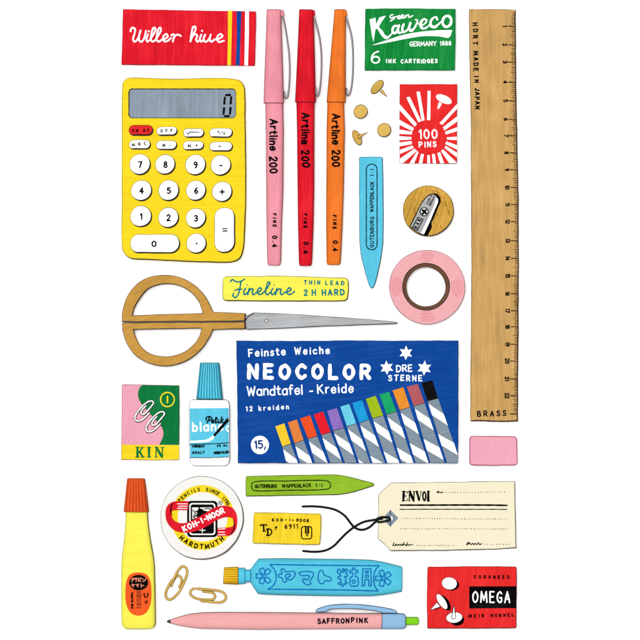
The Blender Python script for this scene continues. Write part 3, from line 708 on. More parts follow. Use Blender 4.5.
scw = slab(t, 'screw', c(ell(272, 376, 37, 37, 0, 28)), 10.4, 11.2, mat('screw_steel', (214, 214, 212), .05, 20, .5, .3), (.95, 1.0), R=.8, ink=BLACK, wob=0, sp=1.2, parent=bl)
marks(t, 'lettering', BLACK, strokes=[(c([(258, 362), (288, 390)]), 1.9), (c([(286, 360), (260, 392)]), 1.9)], parent=bl)
marks(t, 'lettering', BLACK, strokes=[(c([(222, 420), (262, 436), (218, 524), (178, 500), (222, 420)]), .95)] + text('5x8'.replace('x', 'X'), c([(212, 508)])[0], c([(244, 444)])[0], 2.6, .1), width=.95, parent=bl)
marks(t, 'lettering', BLACK, strokes=text('MADE IN', c([(300, 316)])[0], c([(336, 246)])[0], 1.7, .1) + text('GERMANY', c([(320, 330)])[0], c([(360, 256)])[0], 1.7, .1), width=.5, parent=bl)

# ================================================================== 9 tape
t = Thing('tape_roll', 'roll of pink paper tape on a brown cardboard core', 'tape', 427, 287)
slab(t, 'tape', cat([(427 + 37.6 * math.cos(a) * (1 + .012 * math.sin(2 * a + 1)), 286.9 + 37.2 * math.sin(a) * (1 - .01 * math.sin(3 * a))) for a in [k * math.pi / 12 for k in range(24)]], True, 4), 0, 8, mat('tape_pink', (245, 178, 183), .03), (.4, .55), R=1.2, holes=[ell(426, 286.8, 23.4, 23.4, 0, 60)], wob=.1, ink=INKG)
slab(t, 'core', ell(426, 286.8, 23.4, 23.5, 0, 60), 0, 8.4, BROWN, (.5, .5), R=.8, holes=[ell(425.8, 286.9, 19.6, 19.6, 0, 60)], wob=.12)
arcs = []
for a0, n_, ww in ((-90, 7, 26), (0, 8, 34), (90, 7, 26), (180, 8, 36)):
    for j in range(n_):
        r = 25.2 + j * 1.55; sp_ = ww * (0.55 + .45 * math.sin(math.pi * (j + .8) / (n_ + .6)))
        a1 = a0 + random.uniform(-4, 4)
        arcs.append(([(426.5 + r * math.cos(math.radians(a1 + sp_ * (q / 8 - .5))), 286.8 + r * .995 * math.sin(math.radians(a1 + sp_ * (q / 8 - .5)))) for q in range(9)], .42))
marks(t, 'wound_layers', PINKL, strokes=arcs)

# ================================================================== 10 ruler
t = Thing('ruler', 'long wooden ruler with centimetre marks along its right edge', 'ruler', 493.5, 215)
RE = [(515.6, 10), (515.8, 60), (516.4, 105), (517.6, 160), (518.5, 200), (518.6, 260), (518.4, 330), (517.9, 380), (517.7, 421.6)]
slab(t, 'wooden_strip', [(469, 9.6), (492, 9.4)] + RE + [(500, 421.8), (470.2, 421.2), (470.4, 380), (471.2, 300), (471.4, 250), (471, 200), (470.8, 120), (469.4, 60)], 0, 5, WOOD, (.45, 1.7), R=1.0, wob=.14, ink=mat('dark_brown_ink', (70, 50, 44), .3))
cms = [26.4, 45, 62.3, 82.3, 101, 119.5, 135.8, 153, 169.8, 187.5, 204.5, 221.7, 240.7, 258.3, 275.8, 293.7, 310.7, 326.7, 344.2, 361, 378.8, 395.6, 413.9]
def redge(y):
    for a, b in zip(RE, RE[1:]):
        if a[1] <= y <= b[1]: return a[0] + (b[0] - a[0]) * (y - a[1]) / (b[1] - a[1])
    return RE[-1][0]
tick = []
prev = 9.6
for i, y in enumerate(cms):
    for k in range(1, 10):
        yy = prev + (y - prev) * k / 10 + random.uniform(-.15, .15)
        if i == 0 and k < 2: continue
        xr = redge(yy) - 0.9; l = 4.0 if k == 5 else 2.9
        tick.append(([(xr - l + random.uniform(-.4, .4), yy), (xr, yy + random.uniform(-.15, .15))], random.uniform(.5, .75)))
    xr = redge(y) - .9; tick.append(([(xr - 6.6 + random.uniform(-.5, .5), y), (xr, y + .2)], .95))
    prev = y
marks(t, 'graduation', BLACK, strokes=tick)
nums = []
for i, y in enumerate(cms[:22]):
    s = str(i + 1); h = 3.6; wd_ = sum(glyph(q)[1] for q in s) * h / 6 + (len(s) - 1) * .9
    x = redge(y) - 12.6
    nums += text(s, (x - 0.2, y - wd_ / 2), (x - 0.2, y + wd_ / 2), h, .05)
marks(t, 'numbers', BLACK, strokes=nums, width=1.1)
marks(t, 'lettering', BLACK, strokes=text('HDRT', (473.2, 23.4), (473.4, 44.8), 4.0, .12) + text('MADE', (473.6, 51.8), (473.8, 71), 4.0, .12) + text('IN', (474.2, 76.6), (474.4, 82.6), 4.0, .1) + text('JAPAN', (474.8, 88.8), (475.4, 109), 4.0, .12), width=1.25)
marks(t, 'lettering', BLACK, strokes=text('BRASS', (477.6, 416), (505.6, 415.6), 4.9, .08), width=1.25)

# ================================================================== 11 pink eraser
t = Thing('eraser', 'small blank pink eraser lying below the end of the ruler', 'eraser', 493, 450)
slab(t, 'rubber_block', rpoly([(469.4, 435.8), (493, 435.9), (516.9, 436.2), (517.2, 465.2), (493, 465.5), (469.2, 465.2)], [3.4, 0, 3.4, 3.4, 0, 3.4]), 0, 9, PINK2, (.7, .9), R=2.0, ink=ROSE, sp=2.2)

# ================================================================== 12 scissors
t = Thing('scissors', 'long scissors with ochre half-ring handles and grey steel blades, closed, pointing right', 'scissors', 260, 321)
c = Cc(110, 260, 4.267)
upo = cat(c([(52, 264), (54, 220), (72, 160), (110, 108), (160, 76), (235, 64), (300, 74), (360, 106), (405, 152), (430, 195)]), False, 5) + c([(441, 222), (510, 224), (578, 227), (578, 262.5), (440, 263.5), (250, 264), (120, 265.5)])
uph = c([(97, 237)]) + cat(c([(106, 205), (130, 165), (170, 122), (235, 103), (300, 112), (350, 142), (380, 180), (390, 205)]), False, 5) + c([(397, 227), (320, 229), (200, 232)])
slab(t, 'handle', upo, 3, 9, GOLDH, (.5, 1.1), R=1.1, holes=[uph], wob=.06, sp=2.0)
loo = c([(53, 268), (250, 266.5), (440, 265.5), (577, 264.5), (577, 296), (510, 296), (440, 299)]) + cat(c([(430, 325), (400, 372), (355, 415), (300, 443), (235, 454), (170, 442), (110, 408), (72, 355), (54, 300)]), False, 5)
loh = c([(103, 298), (200, 296), (320, 294), (392, 292)]) + cat(c([(384, 320), (362, 355), (320, 390), (270, 408), (225, 411), (170, 398), (130, 365), (110, 325)]), False, 5)
slab(t, 'handle', loo, 3, 9, GOLDH, (.5, 1.0), R=1.1, holes=[loh], wob=.06, sp=2.0)
c = Cc(210, 260, 3.2)
b1 = slab(t, 'blade', c([(114, 212), (113, 180), (140, 168), (200, 170), (300, 175), (400, 182), (500, 189), (592, 197), (602, 201), (596, 205), (500, 208), (360, 213), (260, 218), (180, 221), (118, 223)]), 3.5, 7, GREYM, (.45, .9), R=1.0, wob=.06)
marks(t, 'blade_seam', BLACK, strokes=[(c([(112, 195), (122, 182), (142, 169)]), .8), (c([(114, 172), (114, 222)]), .7)], parent=b1)
slab(t, 'pivot_screw', ell(266.6, 321, 1.9, 1.9, 0, 20), 6.8, 7.8, mat('screw_steel', (214, 214, 212)), (.55, .6), R=.7, wob=0, sp=1)

# ================================================================== 13 lead case
t = Thing('lead_case', 'slim yellow case with teal script lettering lying above the scissor blades', 'case', 286, 288)
c = Cc(220, 270, 4.776)
slab(t, 'body', rpoly(c([(14, 30), (300, 28), (614, 38), (616, 90), (610, 150), (300, 151), (12, 148), (12, 90)]), [4.5, 0, 4.5, 0, 4.5, 0, 4.5, 0]), 0, 7, LEMON, (.45, 1.2), R=1.8)
fin = [[(50, 56), (60, 46), (74, 55), (96, 56), (118, 44)], [(100, 56), (96, 85), (88, 115), (74, 132), (62, 124), (66, 112)], [(72, 98), (88, 92), (104, 92)], [(122, 88), (113, 108), (119, 118), (132, 108)],
 [(140, 88), (133, 118)], [(135, 108), (148, 91), (158, 92), (154, 110), (160, 118), (172, 109)], [(172, 109), (190, 102), (199, 91), (190, 85), (180, 97), (182, 114), (196, 116), (214, 102)],
 [(214, 102), (232, 76), (238, 60), (230, 58), (222, 82), (218, 108), (227, 118), (240, 108)], [(252, 88), (244, 108), (250, 118), (264, 106)], [(272, 88), (265, 118)], [(267, 108), (282, 91), (292, 93), (288, 110), (294, 118), (308, 108)],
 [(308, 108), (328, 103), (340, 92), (332, 85), (320, 97), (322, 113), (336, 117), (356, 103)]]
marks(t, 'lettering', TEAL, strokes=stk(fin, c, 1.5) + [(c([(129, 72)]), 1.4), (c([(259, 72)]), 1.4)])
marks(t, 'lettering', TEAL, strokes=text('THIN', (304.2, 284.2), (319.8, 284.4), 3.6, .06) + text('LEAD', (325.6, 284.6), (343.8, 285), 3.6, .06), width=1.1)
marks(t, 'lettering', TEAL, strokes=text('2H', (304.4, 295.2), (315.4, 295.2), 5.2, .06) + text('HARD', (322.4, 295), (344, 294.8), 5.2, .06), width=1.45)

# ================================================================== 14 paperclip packet
t = Thing('clip_packet', 'small pink and green packet with a yellow band, printed with two white paperclips', 'packet', 150, 422)
c = Cc(118, 380, 7.62)
slab(t, 'carton', rpoly(c([(32, 34), (250, 36), (468, 40), (470, 300), (466, 608), (250, 610), (26, 605), (29, 300)]), .7), 0, 6, mat('packet_pink', (244, 168, 188), .04, 80), (.35, .6))
marks(t, 'green_field', DKGREEN, fills=[c(cat([(184, 38), (164, 62), (155, 95), (156, 130), (172, 168), (200, 205), (240, 250), (290, 305), (330, 350), (346, 390), (344, 430), (330, 465), (316, 492)], n=4) + [(466, 494), (468, 300), (466, 43)])])
marks(t, 'yellow_band', YEL, fills=[c([(30, 491), (250, 493), (467, 495), (465, 605), (250, 607), (29, 602)])])
clips = []
for dx, dy in ((0, 0), (84, 82)):
    for w_, mm, ly in ((2.6, 'o', 1.6), (1.35, 'w', 1.9)):
        p = cat(c([(x + dx, y + dy) for x, y in [(214, 196), (190, 220), (176, 246), (184, 262), (206, 254), (236, 222), (262, 190), (272, 172), (262, 160), (236, 162), (196, 190), (150, 244), (130, 286), (140, 308), (172, 308), (212, 280), (240, 250)]]), False, 5)
        clips.append((mm, ly, p, w_))
for mm, ly, p, w_ in clips[0::2]:
    marks(t, 'printed_clip_shadow', INK, strokes=[([(a + .15, b + .25) for a, b in p], 2.5)], layer=2)
for mm, ly, p, w_ in clips[1::2]:
    marks(t, 'printed_clip', WHITE, strokes=[(p, 1.15)], layer=3.2)
marks(t, 'ring_emblem', YEL, strokes=[(c(ell(378, 148, 52, 54, 0, 36)) + c(ell(378, 148, 52, 54, 0, 36))[:1], 1.35), (c([(378, 124), (378, 172)]), 1.5)], layer=2)
kin = [([(150, 514), (150, 584)], 2.3), ([(138, 513), (168, 513)], .9), ([(136, 585), (166, 585)], .9), ([(188, 514), (156, 556)], 1.3), ([(168, 548), (190, 584)], 2.1), ([(178, 513), (202, 513)], .9), ([(180, 585), (206, 585)], .9),
 ([(238, 514), (238, 584)], 2.3), ([(224, 513), (252, 513)], .9), ([(224, 585), (252, 585)], .9),
 ([(292, 514), (292, 584)], 1.2), ([(296, 514), (336, 584)], 2.5), ([(340, 514), (340, 582)], 1.2), ([(282, 513), (306, 513)], .9), ([(282, 585), (304, 585)], .9), ([(328, 513), (354, 513)], .9)]
marks(t, 'lettering', DKGREEN, strokes=[(c(p), w_) for p, w_ in kin], layer=2)

# ================================================================== 15 correction fluid bottle
t = Thing('correction_fluid_bottle', 'small white bottle with a ribbed blue cap and blue label printed with a brush', 'bottle', 209.5, 415)
loft(t, 'bottle_body', [((192.5, 399.2), (226.5, 399.4)), ((190, 401), (229, 401)), ((189.0, 405), (230.1, 405)), ((188.8, 415), (230.2, 415)), ((189, 440), (230.2, 440)), ((189.6, 458), (230.4, 458)), ((190.4, 462.6), (229.6, 462.8)), ((193.5, 465.8), (226.5, 465.8))], mat('bottle_white', (253, 253, 253), .01, grain=.01), .36, (.55, .65), n=6, endink=.5, ink=INKG)
c = Cc(184, 396, 8.885)
sheet(t, 'label_sheet', mat('label_cyan', (96, 206, 236), .07, 85), [(c([(53, 108)])[0], c([(399, 104)])[0]), (c([(54, 300)])[0], c([(400, 300)])[0]), (c([(57, 546)])[0], c([(400, 538)])[0])])
marks(t, 'label_line', BLACK, strokes=[(c([(54, 428), (150, 424), (300, 420), (400, 412)]), .85), (c([(58, 546), (230, 546), (400, 538)]), .6)], layer=3)
marks(t, 'lettering', BLACK, strokes=stk([[(204, 214), (198, 196), (214, 182), (240, 184), (250, 198), (238, 212), (222, 214)], [(226, 190), (220, 215), (208, 236)], [(250, 228), (266, 220), (262, 210), (252, 218), (252, 234), (268, 232)], [(284, 218), (294, 190), (288, 188), (281, 214), (284, 236), (296, 230)], [(308, 206), (304, 230), (312, 236), (320, 228)], [(338, 184), (328, 236)], [(352, 204), (336, 220), (354, 236)]], c, 1.3), layer=3.6)
marks(t, 'lettering', WHITE, strokes=text('blanc', (193.4, 430.8), (223.0, 429.6), 8.2, .03) + [(cat(c([(396, 262), (386, 272), (380, 292), (388, 306), (394, 310)]), n=4), 1.6)], width=1.85, layer=3)
marks(t, 'printed_brush', BLACK, strokes=[(c([(392, 208), (350, 258), (274, 345)]), [3.2, 2.9, 2.4])], layer=4.4)
marks(t, 'printed_brush', WHITE, strokes=[(cat(c([(268, 352), (250, 372), (225, 388), (190, 397), (120, 402), (66, 404)]), n=5), [2.0, 3.4, 2.6, 2.2, 2.2])], layer=4)
sm = text('VORSICHT', c([(76, 454)])[0], c([(186, 450)])[0], 1.9, .2) + text('INHALT', c([(76, 510)])[0], c([(182, 506)])[0], 1.9, .2) + text('20 ML', c([(298, 446)])[0], c([(388, 442)])[0], 1.6, .2) + text('WEISS FLUID', c([(268, 512)])[0], c([(400, 504)])[0], 2.0, .2)
marks(t, 'lettering', BLACK, strokes=sm, width=.85, layer=3)
cp = loft(t, 'cap', [((200.2, 362.6), (219.6, 362.6)), ((198.6, 378), (221.2, 378)), ((196.4, 399), (223.2, 399.3))], mat('cap_cyan', (64, 190, 222), .08, 90), .62, (.4, .6), n=3, endink=.5, zc=7.5)
rb = []
for k in range(9):
    f = (k + .5) / 9; rb.append(([(200.4 + 19 * f, 364), (197 + 25.8 * f, 397.6)], .55))
marks(t, 'grip_ribs', mat('rib_blue', (28, 120, 150), .1), strokes=rb, parent=cp)
rb = []
for k in range(8):
    f = (k + 1) / 9; rb.append(([(200.4 + 19 * f, 364), (197 + 25.8 * f, 397.6)], .9))
marks(t, 'grip_ribs', mat('rib_light_blue', (112, 214, 238), .05), strokes=rb, parent=cp)
marks(t, 'collar_line', BLACK, strokes=[([(197.2, 398.4), (222.6, 398.8)], 1.3)], parent=cp, layer=3)

# ================================================================== 16 crayon box
t = Thing('crayon_box', 'large dark blue flat box printed with a row of coloured chalk crayons and white capitals', 'box', 347, 402)
slab(t, 'carton', [(236.4, 340.6), (290, 341), (347, 340.4), (400, 340.7), (458.1, 340.4), (458.2, 400), (457.8, 463), (347, 463.2), (238, 463), (237.4, 400)], 0, 8, BLUE, (.3, .55), ink=mat('navy_ink', (16, 36, 84), .2), wob=.15)
A = Cc(270, 400, 6.4); B = Cc(360, 375, 6.4); YB = 462.6
cr = [(A, [(34, 168), (92, 148), (133, 278), (80, 297)], (105, 178), (255, 212, 50)), (A, [(115, 142), (172, 124), (215, 255), (158, 277)], (192, 270), (236, 134, 62)),
 (A, [(192, 118), (257, 96), (302, 230), (245, 247)], (288, 368), (244, 82, 36)), (A, [(280, 92), (340, 73), (388, 205), (330, 223)], (386, 463), (238, 26, 44)),
 (A, [(366, 68), (428, 50), (472, 177), (405, 196)], (480, 553), (146, 112, 196)), (A, [(450, 42), (506, 24), (552, 150), (492, 168)], (570, 641), (110, 210, 236)),
 (A, [(526, 18), (588, 0), (632, 125), (572, 146)], (656, 736), (24, 158, 222)), (B, [(37, 152), (100, 132), (148, 258), (80, 277)], (175, 250), (162, 190, 20)),
 (B, [(124, 125), (185, 106), (232, 232), (170, 252)], (265, 340), (18, 166, 102)), (B, [(207, 98), (277, 78), (318, 204), (255, 224)], (355, 437), (236, 146, 44)),
 (B, [(298, 75), (368, 57), (412, 178), (345, 198)], (450, 540), (184, 92, 98)), (B, [(392, 50), (462, 33), (498, 148), (432, 166)], (556, 646), (8, 8, 10))]
names = 'yellow apricot scarlet crimson violet sky azure olive jade tangerine mauve soot'.split()
for i, (T, q, (bl_, br_), colr) in enumerate(cr):
    Q = T(q); xb0, xb1 = T([(bl_, 0)])[0][0], T([(br_, 0)])[0][0]
    lt, rt = Q[3], Q[2]
    def Lp(y): return (lt[0] + (xb0 - lt[0]) * (y - lt[1]) / (YB - lt[1]), y)
    def Rp(y): return (rt[0] + (xb1 - rt[0]) * (y - rt[1]) / (YB - rt[1]), y)
    shaft = [lt, rt, Rp(YB), Lp(YB)]
    if i == 11: shaft = [lt, rt, (457.6, 454.5), (457.4, YB), Lp(YB)]
    s_ = marks(t, 'printed_crayon', GREYB, fills=[shaft])
    wf = []
    for a, b, a2, b2 in ((2.8, 13.8, 15.8, 27.2), (33.0, 44.2, 44.5, 56.8), (63, 74, 75, 87)):
        pl = clipy([Lp(lt[1] + a), Lp(lt[1] + (a + b) / 2), Lp(lt[1] + b), Rp(rt[1] + b2), Rp(rt[1] + a2)], YB)
        if i == 11: pl = [(min(x, 457.5), y) for x, y in pl]
        if len(pl) > 2 and abs(area(pl)) > .5: wf.append(pl)
    marks(t, 'wrapper_stripe', WHITE, fills=wf, layer=2, parent=s_)
    marks(t, 'crayon_tip', mat(names[i] + '_crayon', colr, .10, 75), fills=[Q], layer=1.5, parent=s_)
    marks(t, 'outline', INK, strokes=[([lt, rt], .55)], layer=3, parent=s_)
bold = dict(jit=.03)
marks(t, 'lettering', WHITE, strokes=text('Feinste', (249.2, 356.6), (285.2, 354.6), 7.0, .06) + text('Weiche', (295, 354.4), (329.2, 353.6), 6.6, .08), width=1.35)
marks(t, 'lettering', WHITE, strokes=text('NEOCOLOR', (249, 377.6), (369.2, 378.2), 12.6, .04, wx=1.05), width=3.7)
marks(t, 'lettering', WHITE, strokes=text('Wandtafel', (247.6, 395.4), (302, 394), 9.0, .06) + [[(310, 391.2), (312.6, 391)]] + text('Kreide', (318, 393.2), (353, 391.8), 8.4, .08), width=1.4)
marks(t, 'lettering', WHITE, strokes=text('12', (246.4, 410.8), (252.4, 410.6), 4.2, .06) + text('kreiden', (259.2, 410.6), (288.6, 408.6), 4.4, .1), width=1.0)
marks(t, 'price_disc', WHITE, fills=[ell(260, 444.8, 9.0, 9.2, 0, 36)])
marks(t, 'lettering', mat('price_blue', (12, 60, 130)), strokes=text('15,', (255.2, 448.2), (265.4, 447.6), 7.2, .02), width=1.6, layer=2)
def star(x, y, r, rot=0):
    return [(x + (r if k % 2 == 0 else r * .5) * math.sin(math.radians(30 * k + rot)), y - (r if k % 2 == 0 else r * .5) * math.cos(math.radians(30 * k + rot))) for k in range(12)]
for x, y, r, ro in ((405.8, 352.8, 7.2, 2), (386.6, 367.6, 7.2, -4), (424.2, 368, 7.6, 4)):
    marks(t, 'printed_star', WHITE, fills=[star(x, y, r, ro)])
marks(t, 'lettering', WHITE, strokes=text('DRE', (396.6, 371.8), (411.8, 371), 6.2, .05), width=1.2)
marks(t, 'lettering', WHITE, strokes=text('STERNE', (388.6, 380.4), (421.6, 380.6), 5.2, .08), width=1.2)

# ================================================================== 17 glue bottle
t = Thing('glue_bottle', 'tall yellow glue bottle with an orange ribbed cap and an oval orange label', 'bottle', 139, 553)
loft(t, 'bottle_body', [((126, 511), (148, 511)), ((125.6, 524), (149, 524)), ((124.4, 538.8), (151, 538.8)), ((122.2, 556), (154.2, 556)), ((121.6, 566), (155.2, 566)), ((121.6, 590), (155.8, 590)), ((121.8, 622), (156.2, 622)), ((123, 626.2), (155.2, 626.2)), ((126, 628.4), (152, 628.2))], LEMON, .45, (.5, .9), n=6, endink=.5, zc=7.5, ink=mat('khaki_ink', (118, 108, 60), .25))
loft(t, 'cap', [((127.4, 478.1), (145.2, 478.1)), ((125.6, 495), (147.4, 495)), ((123.8, 511.6), (149.4, 511.8))], CAPOR, .62, (.45, .6), n=3, endink=.5, zc=7.5, ink=mat('dark_rust', (110, 40, 20), .2))
rb = []
for k in range(7):
    f = (k + .6) / 7.2; rb.append(([(127.6 + 17.6 * f, 479.6), (124.4 + 24.6 * f, 510.4)], [.55, .8]))
marks(t, 'grip_ribs', mat('rib_rust', (168, 48, 14), .1), strokes=rb)
oy = [571.7, 572.3, 574, 577, 581, 586, 592, 598, 603, 607.5, 611.4, 613.8, 614.8]; ow = [1.5, 5, 8.6, 10.8, 12.2, 12.9, 13.1, 12.9, 12.2, 10.8, 8.2, 5, 1.5]
sheet(t, 'label_sheet', mat('label_orange', (248, 94, 36), .06, 90), [((138.9 - w_, y_), (138.9 + w_, y_)) for y_, w_ in zip(oy, ow)], cols=30, layer=2.5)
sheet(t, 'label_oval', BLACK, [((139.2 - 9.5 * math.sin(a), 581.8 - 7.7 * math.cos(a)), (139.2 + 9.5 * math.sin(a), 581.8 - 7.7 * math.cos(a))) for a in [math.pi * (k + .3) / 14.6 for k in range(15)]], layer=4, cols=24)
c = Cc(120, 565, 9.55)
kata = [[(112, 124), (140, 120), (132, 136)], [(128, 130), (116, 154)], [(146, 118), (168, 116)], [(146, 130), (170, 128), (158, 152)], [(180, 122), (208, 118), (198, 136)], [(186, 118), (182, 148), (206, 148)], [(218, 122), (226, 132)], [(254, 120), (242, 140), (224, 152)],
 [(114, 184), (144, 178), (136, 190)], [(124, 172), (132, 204)], [(156, 178), (186, 176), (170, 196)], [(166, 188), (178, 202)], [(206, 172), (208, 206)], [(208, 184), (234, 190)]]
marks(t, 'lettering', mat('label_orange_ink', (252, 150, 120), .06), strokes=[(c(p), .78) for p in kata], layer=6)
bars = []; y = 244
random.seed(5)
while y < 408:
    h_ = random.choice((3, 5, 8)); bars.append((c([(162 + random.uniform(-3, 3), y), (206, y + 1)]), h_ / 9.55 * .8)); y += h_ + random.choice((3, 5, 7))
marks(t, 'barcode', mat('barcode_ink', (90, 30, 20), .1), strokes=bars, layer=4)
marks(t, 'lettering', BLACK, strokes=[(c([(236, 262), (236, 285), (245, 300), (262, 300), (270, 285), (270, 262)]), 1.2)] + text('10', c([(244, 330)])[0], c([(244, 356)])[0], 2.2, .1) + text('YAMATO GLU', c([(112, 252)])[0], c([(114, 406)])[0], 1.7, .2), width=.8, layer=4)

# ================================================================== 18 round eraser tin
t = Thing('round_tin', 'round white tin with a red ribbon and yellow ring emblem on its lid', 'tin', 202, 517)
c = Cc(155, 470, 6.737)
slab(t, 'lid', wobble(c(ell(318, 322, 281, 282, 0, 72)), .15), 0, 8, OFFW, (.45, 1.6), R=1.2, ink=INKG)
marks(t, 'yellow_ring', YEL, fills=[(c(ell(322, 318, 214, 218, 0, 60)), [c(ell(322, 314, 168, 166, 0, 60))])])
plate = lambda g, r: c(pill(218 + g, 206 + g, 422 - g, 450 - g, r))
marks(t, 'emblem_frame', BLACK, fills=[plate(0, 26)], layer=2)
marks(t, 'emblem_frame', OFFW, fills=[plate(14, 20)], layer=3)
marks(t, 'emblem_frame', BLACK, fills=[plate(24, 14)], layer=4)
marks(t, 'emblem_frame', OFFW, fills=[c([(252, 250), (384, 250), (384, 290), (340, 300), (252, 330)])], layer=5)
beast = [([(290, 262), (322, 258), (330, 282), (318, 320), (284, 330), (280, 300)], None)]
marks(t, 'emblem', BLACK, fills=[c([(290, 262), (320, 258), (326, 270), (384, 282), (384, 300), (320, 330), (284, 330), (284, 290)])], strokes=[(c([(256, 268), (276, 290), (258, 312)]), .9), (c([(300, 254), (298, 330)]), 1.6), (c([(262, 320), (290, 296)]), 1.2), (c([(334, 262), (350, 256), (378, 262)]), .9), (c([(276, 276), (316, 286)]), 1.4)], layer=6)
marks(t, 'emblem', OFFW, strokes=[(c([(320, 388), (320, 420)]), .9), (c([(302, 404), (340, 404)]), .9)], layer=6)
# ribbon: folded red band
marks(t, 'ribbon', RED, fills=[c(cat([(228, 208), (170, 208), (118, 214), (84, 240), (72, 290), (84, 350), (130, 402), (200, 420), (280, 408), (360, 372), (420, 334), (474, 316), (520, 322), (532, 345), (528, 372), (500, 384), (422, 388)], n=5)
   + [(422, 446), (500, 440)] + cat([(520, 432), (545, 400), (555, 345), (548, 290), (520, 252), (470, 238), (405, 252), (330, 294), (260, 334), (200, 356), (150, 350), (120, 325), (112, 290), (120, 272), (150, 268), (222, 268)], n=5)[0:])], layer=7)
marks(t, 'ribbon_fold', BLACK, strokes=[(cat(c([(134, 212), (112, 240), (108, 275), (116, 302)]), n=5), [.5, 1.5, .6]), (cat(c([(528, 330), (536, 370), (528, 405), (506, 436)]), n=5), [.5, 1.4, .7])], layer=8)
marks(t, 'ribbon_stripes', WHITE, strokes=[(c(p), .7) for p in ([(152, 226), (220, 226)], [(160, 242), (220, 241)], [(152, 256), (218, 256)], [(428, 396), (472, 394)], [(428, 416), (470, 415)], [(428, 434), (474, 433)])], layer=8)
marks(t, 'lettering', WHITE, strokes=text('KOH', c([(198, 410)])[0], c([(284, 372)])[0], 5.0, .05) + text('-I-', c([(296, 366)])[0], c([(350, 340)])[0], 4.8, .03) + text('NOOR', c([(362, 336)])[0], c([(470, 284)])[0], 5.0, .06), width=1.4, layer=9)
marks(t, 'lettering', BLACK, strokes=arctext('PENCILS', 202.8, 517.2, 28.4, -53, -8, 3.1) + arctext('SINCE', 202.8, 517.2, 28.4, 9, 33, 3.1) + arctext('1790', 202.8, 517.2, 28.4, 47, 62, 3.0), width=.85, layer=2)
marks(t, 'lettering', BLACK, strokes=arctext('HARDTMUTH', 202.8, 517.6, 28.6, 226, 138, 4.2, inside=True), width=1.2, layer=2)
marks(t, 'lettering', BLACK, strokes=[(c(ell(441, 220, 13, 13, 0, 20)) + c([(454, 220)]), .5)] + text('R', c([(437, 226)])[0], c([(446, 226)])[0], 1.7, 0), width=.45, layer=1)

# ================================================================== 19 paper clips
grpc = 'loose brass paperclips'
t = Thing('paperclip', 'brass paperclip standing diagonally beside the tall glue bottle', 'paperclip', 176, 583, grpc)
c = Cc(160, 560, 8.889)
tube(t, 'wire', cat(c([(98, 240), (110, 205), (130, 165), (152, 140), (176, 144), (192, 168), (186, 210), (168, 248)][::-1] + []) , False, 5), 1.3, GOLD, inkf=.35, zs=[1.2, 1.2, 1.2])
tube(t, 'wire', cat(c([(98, 238), (114, 190), (140, 130), (172, 76), (200, 54), (230, 66), (242, 100), (232, 150), (206, 212), (172, 278), (130, 325), (92, 350), (62, 342), (50, 312), (56, 272), (76, 226), (104, 178), (134, 128), (160, 92)][1:15] + [(60, 262), (84, 215), (112, 168)]), False, 5), 1.3, GOLD, inkf=.35, z=3.0)
t = Thing('paperclip', 'brass paperclip lying almost flat above the pink pen, tilted slightly down to the right', 'paperclip', 208, 595, grpc)
tube(t, 'wire', cat(c([(372, 278), (430, 284), (470, 292), (490, 320), (476, 345), (430, 352), (370, 350), (320, 340), (285, 320), (268, 294), (280, 264), (315, 250)]), False, 5), 1.3, GOLD, inkf=.35, z=1.3)
tube(t, 'wire', cat(c([(318, 252), (370, 256), (440, 262), (520, 272), (565, 290), (586, 322), (578, 352), (545, 372), (490, 374), (420, 366), (358, 362)]), False, 5), 1.3, GOLD, inkf=.35, z=3.2)

# ================================================================== 20 yellow eraser
t = Thing('eraser', 'oblong yellow eraser with black letters and a boxed pencil sign', 'eraser', 287, 529)
c = Cc(250, 508, 8.42)
slab(t, 'rubber_block', rpoly(c([(32, 36), (300, 40), (600, 48), (600, 170), (590, 308), (300, 304), (22, 296), (26, 160)]), [2, 0, 2.5, 0, 2, 0, 2, 0]), 0, 8, AMBER, (.3, .65), R=1.6, ink=mat('khaki_ink', (118, 108, 60)))
marks(t, 'lettering', BLACK, strokes=[(c([(114, 140), (118, 192)]), 1.8), (c([(88, 148), (90, 140), (138, 138), (140, 146)]), 1.3), (c([(106, 193), (132, 192)]), .9),
   (c([(150, 176), (150, 228)]), 1.7), (cat(c([(140, 176), (165, 174), (182, 188), (180, 212), (165, 226), (140, 229)]), n=5), 1.3), (c([(222, 158), (218, 162)]), 1.9), (c([(226, 160), (212, 182)]), .9)])
marks(t, 'lettering', BLACK, strokes=text('KOH', (272.4, 521.0), (282.4, 520.8), 2.6, .1) + [[(285, 519.6), (286.4, 519.6)]] + text('I', (289.6, 520.8), (289.9, 520.8), 2.4) + [[(292, 519.8), (293.6, 519.9)]] + text('NOOR', (296.6, 521), (308.6, 521.8), 2.6, .1), width=.9)
marks(t, 'lettering', BLACK, strokes=text('6911', (285, 528.2), (297.6, 528), 4.0, .06), width=1.0)
marks(t, 'pencil_sign', BLACK, strokes=[(c(pill(434, 154, 520, 257, 20)) + c(pill(434, 154, 520, 257, 20))[:1], 1.15)], fills=[c([(463, 154), (498, 154), (498, 206), (480, 242), (463, 206)])])
marks(t, 'pencil_sign', AMBER, fills=[c([(473, 210), (487, 210), (482, 222), (478, 222)]), c([(477, 158), (482, 158), (482, 200), (477, 200)])], layer=2)

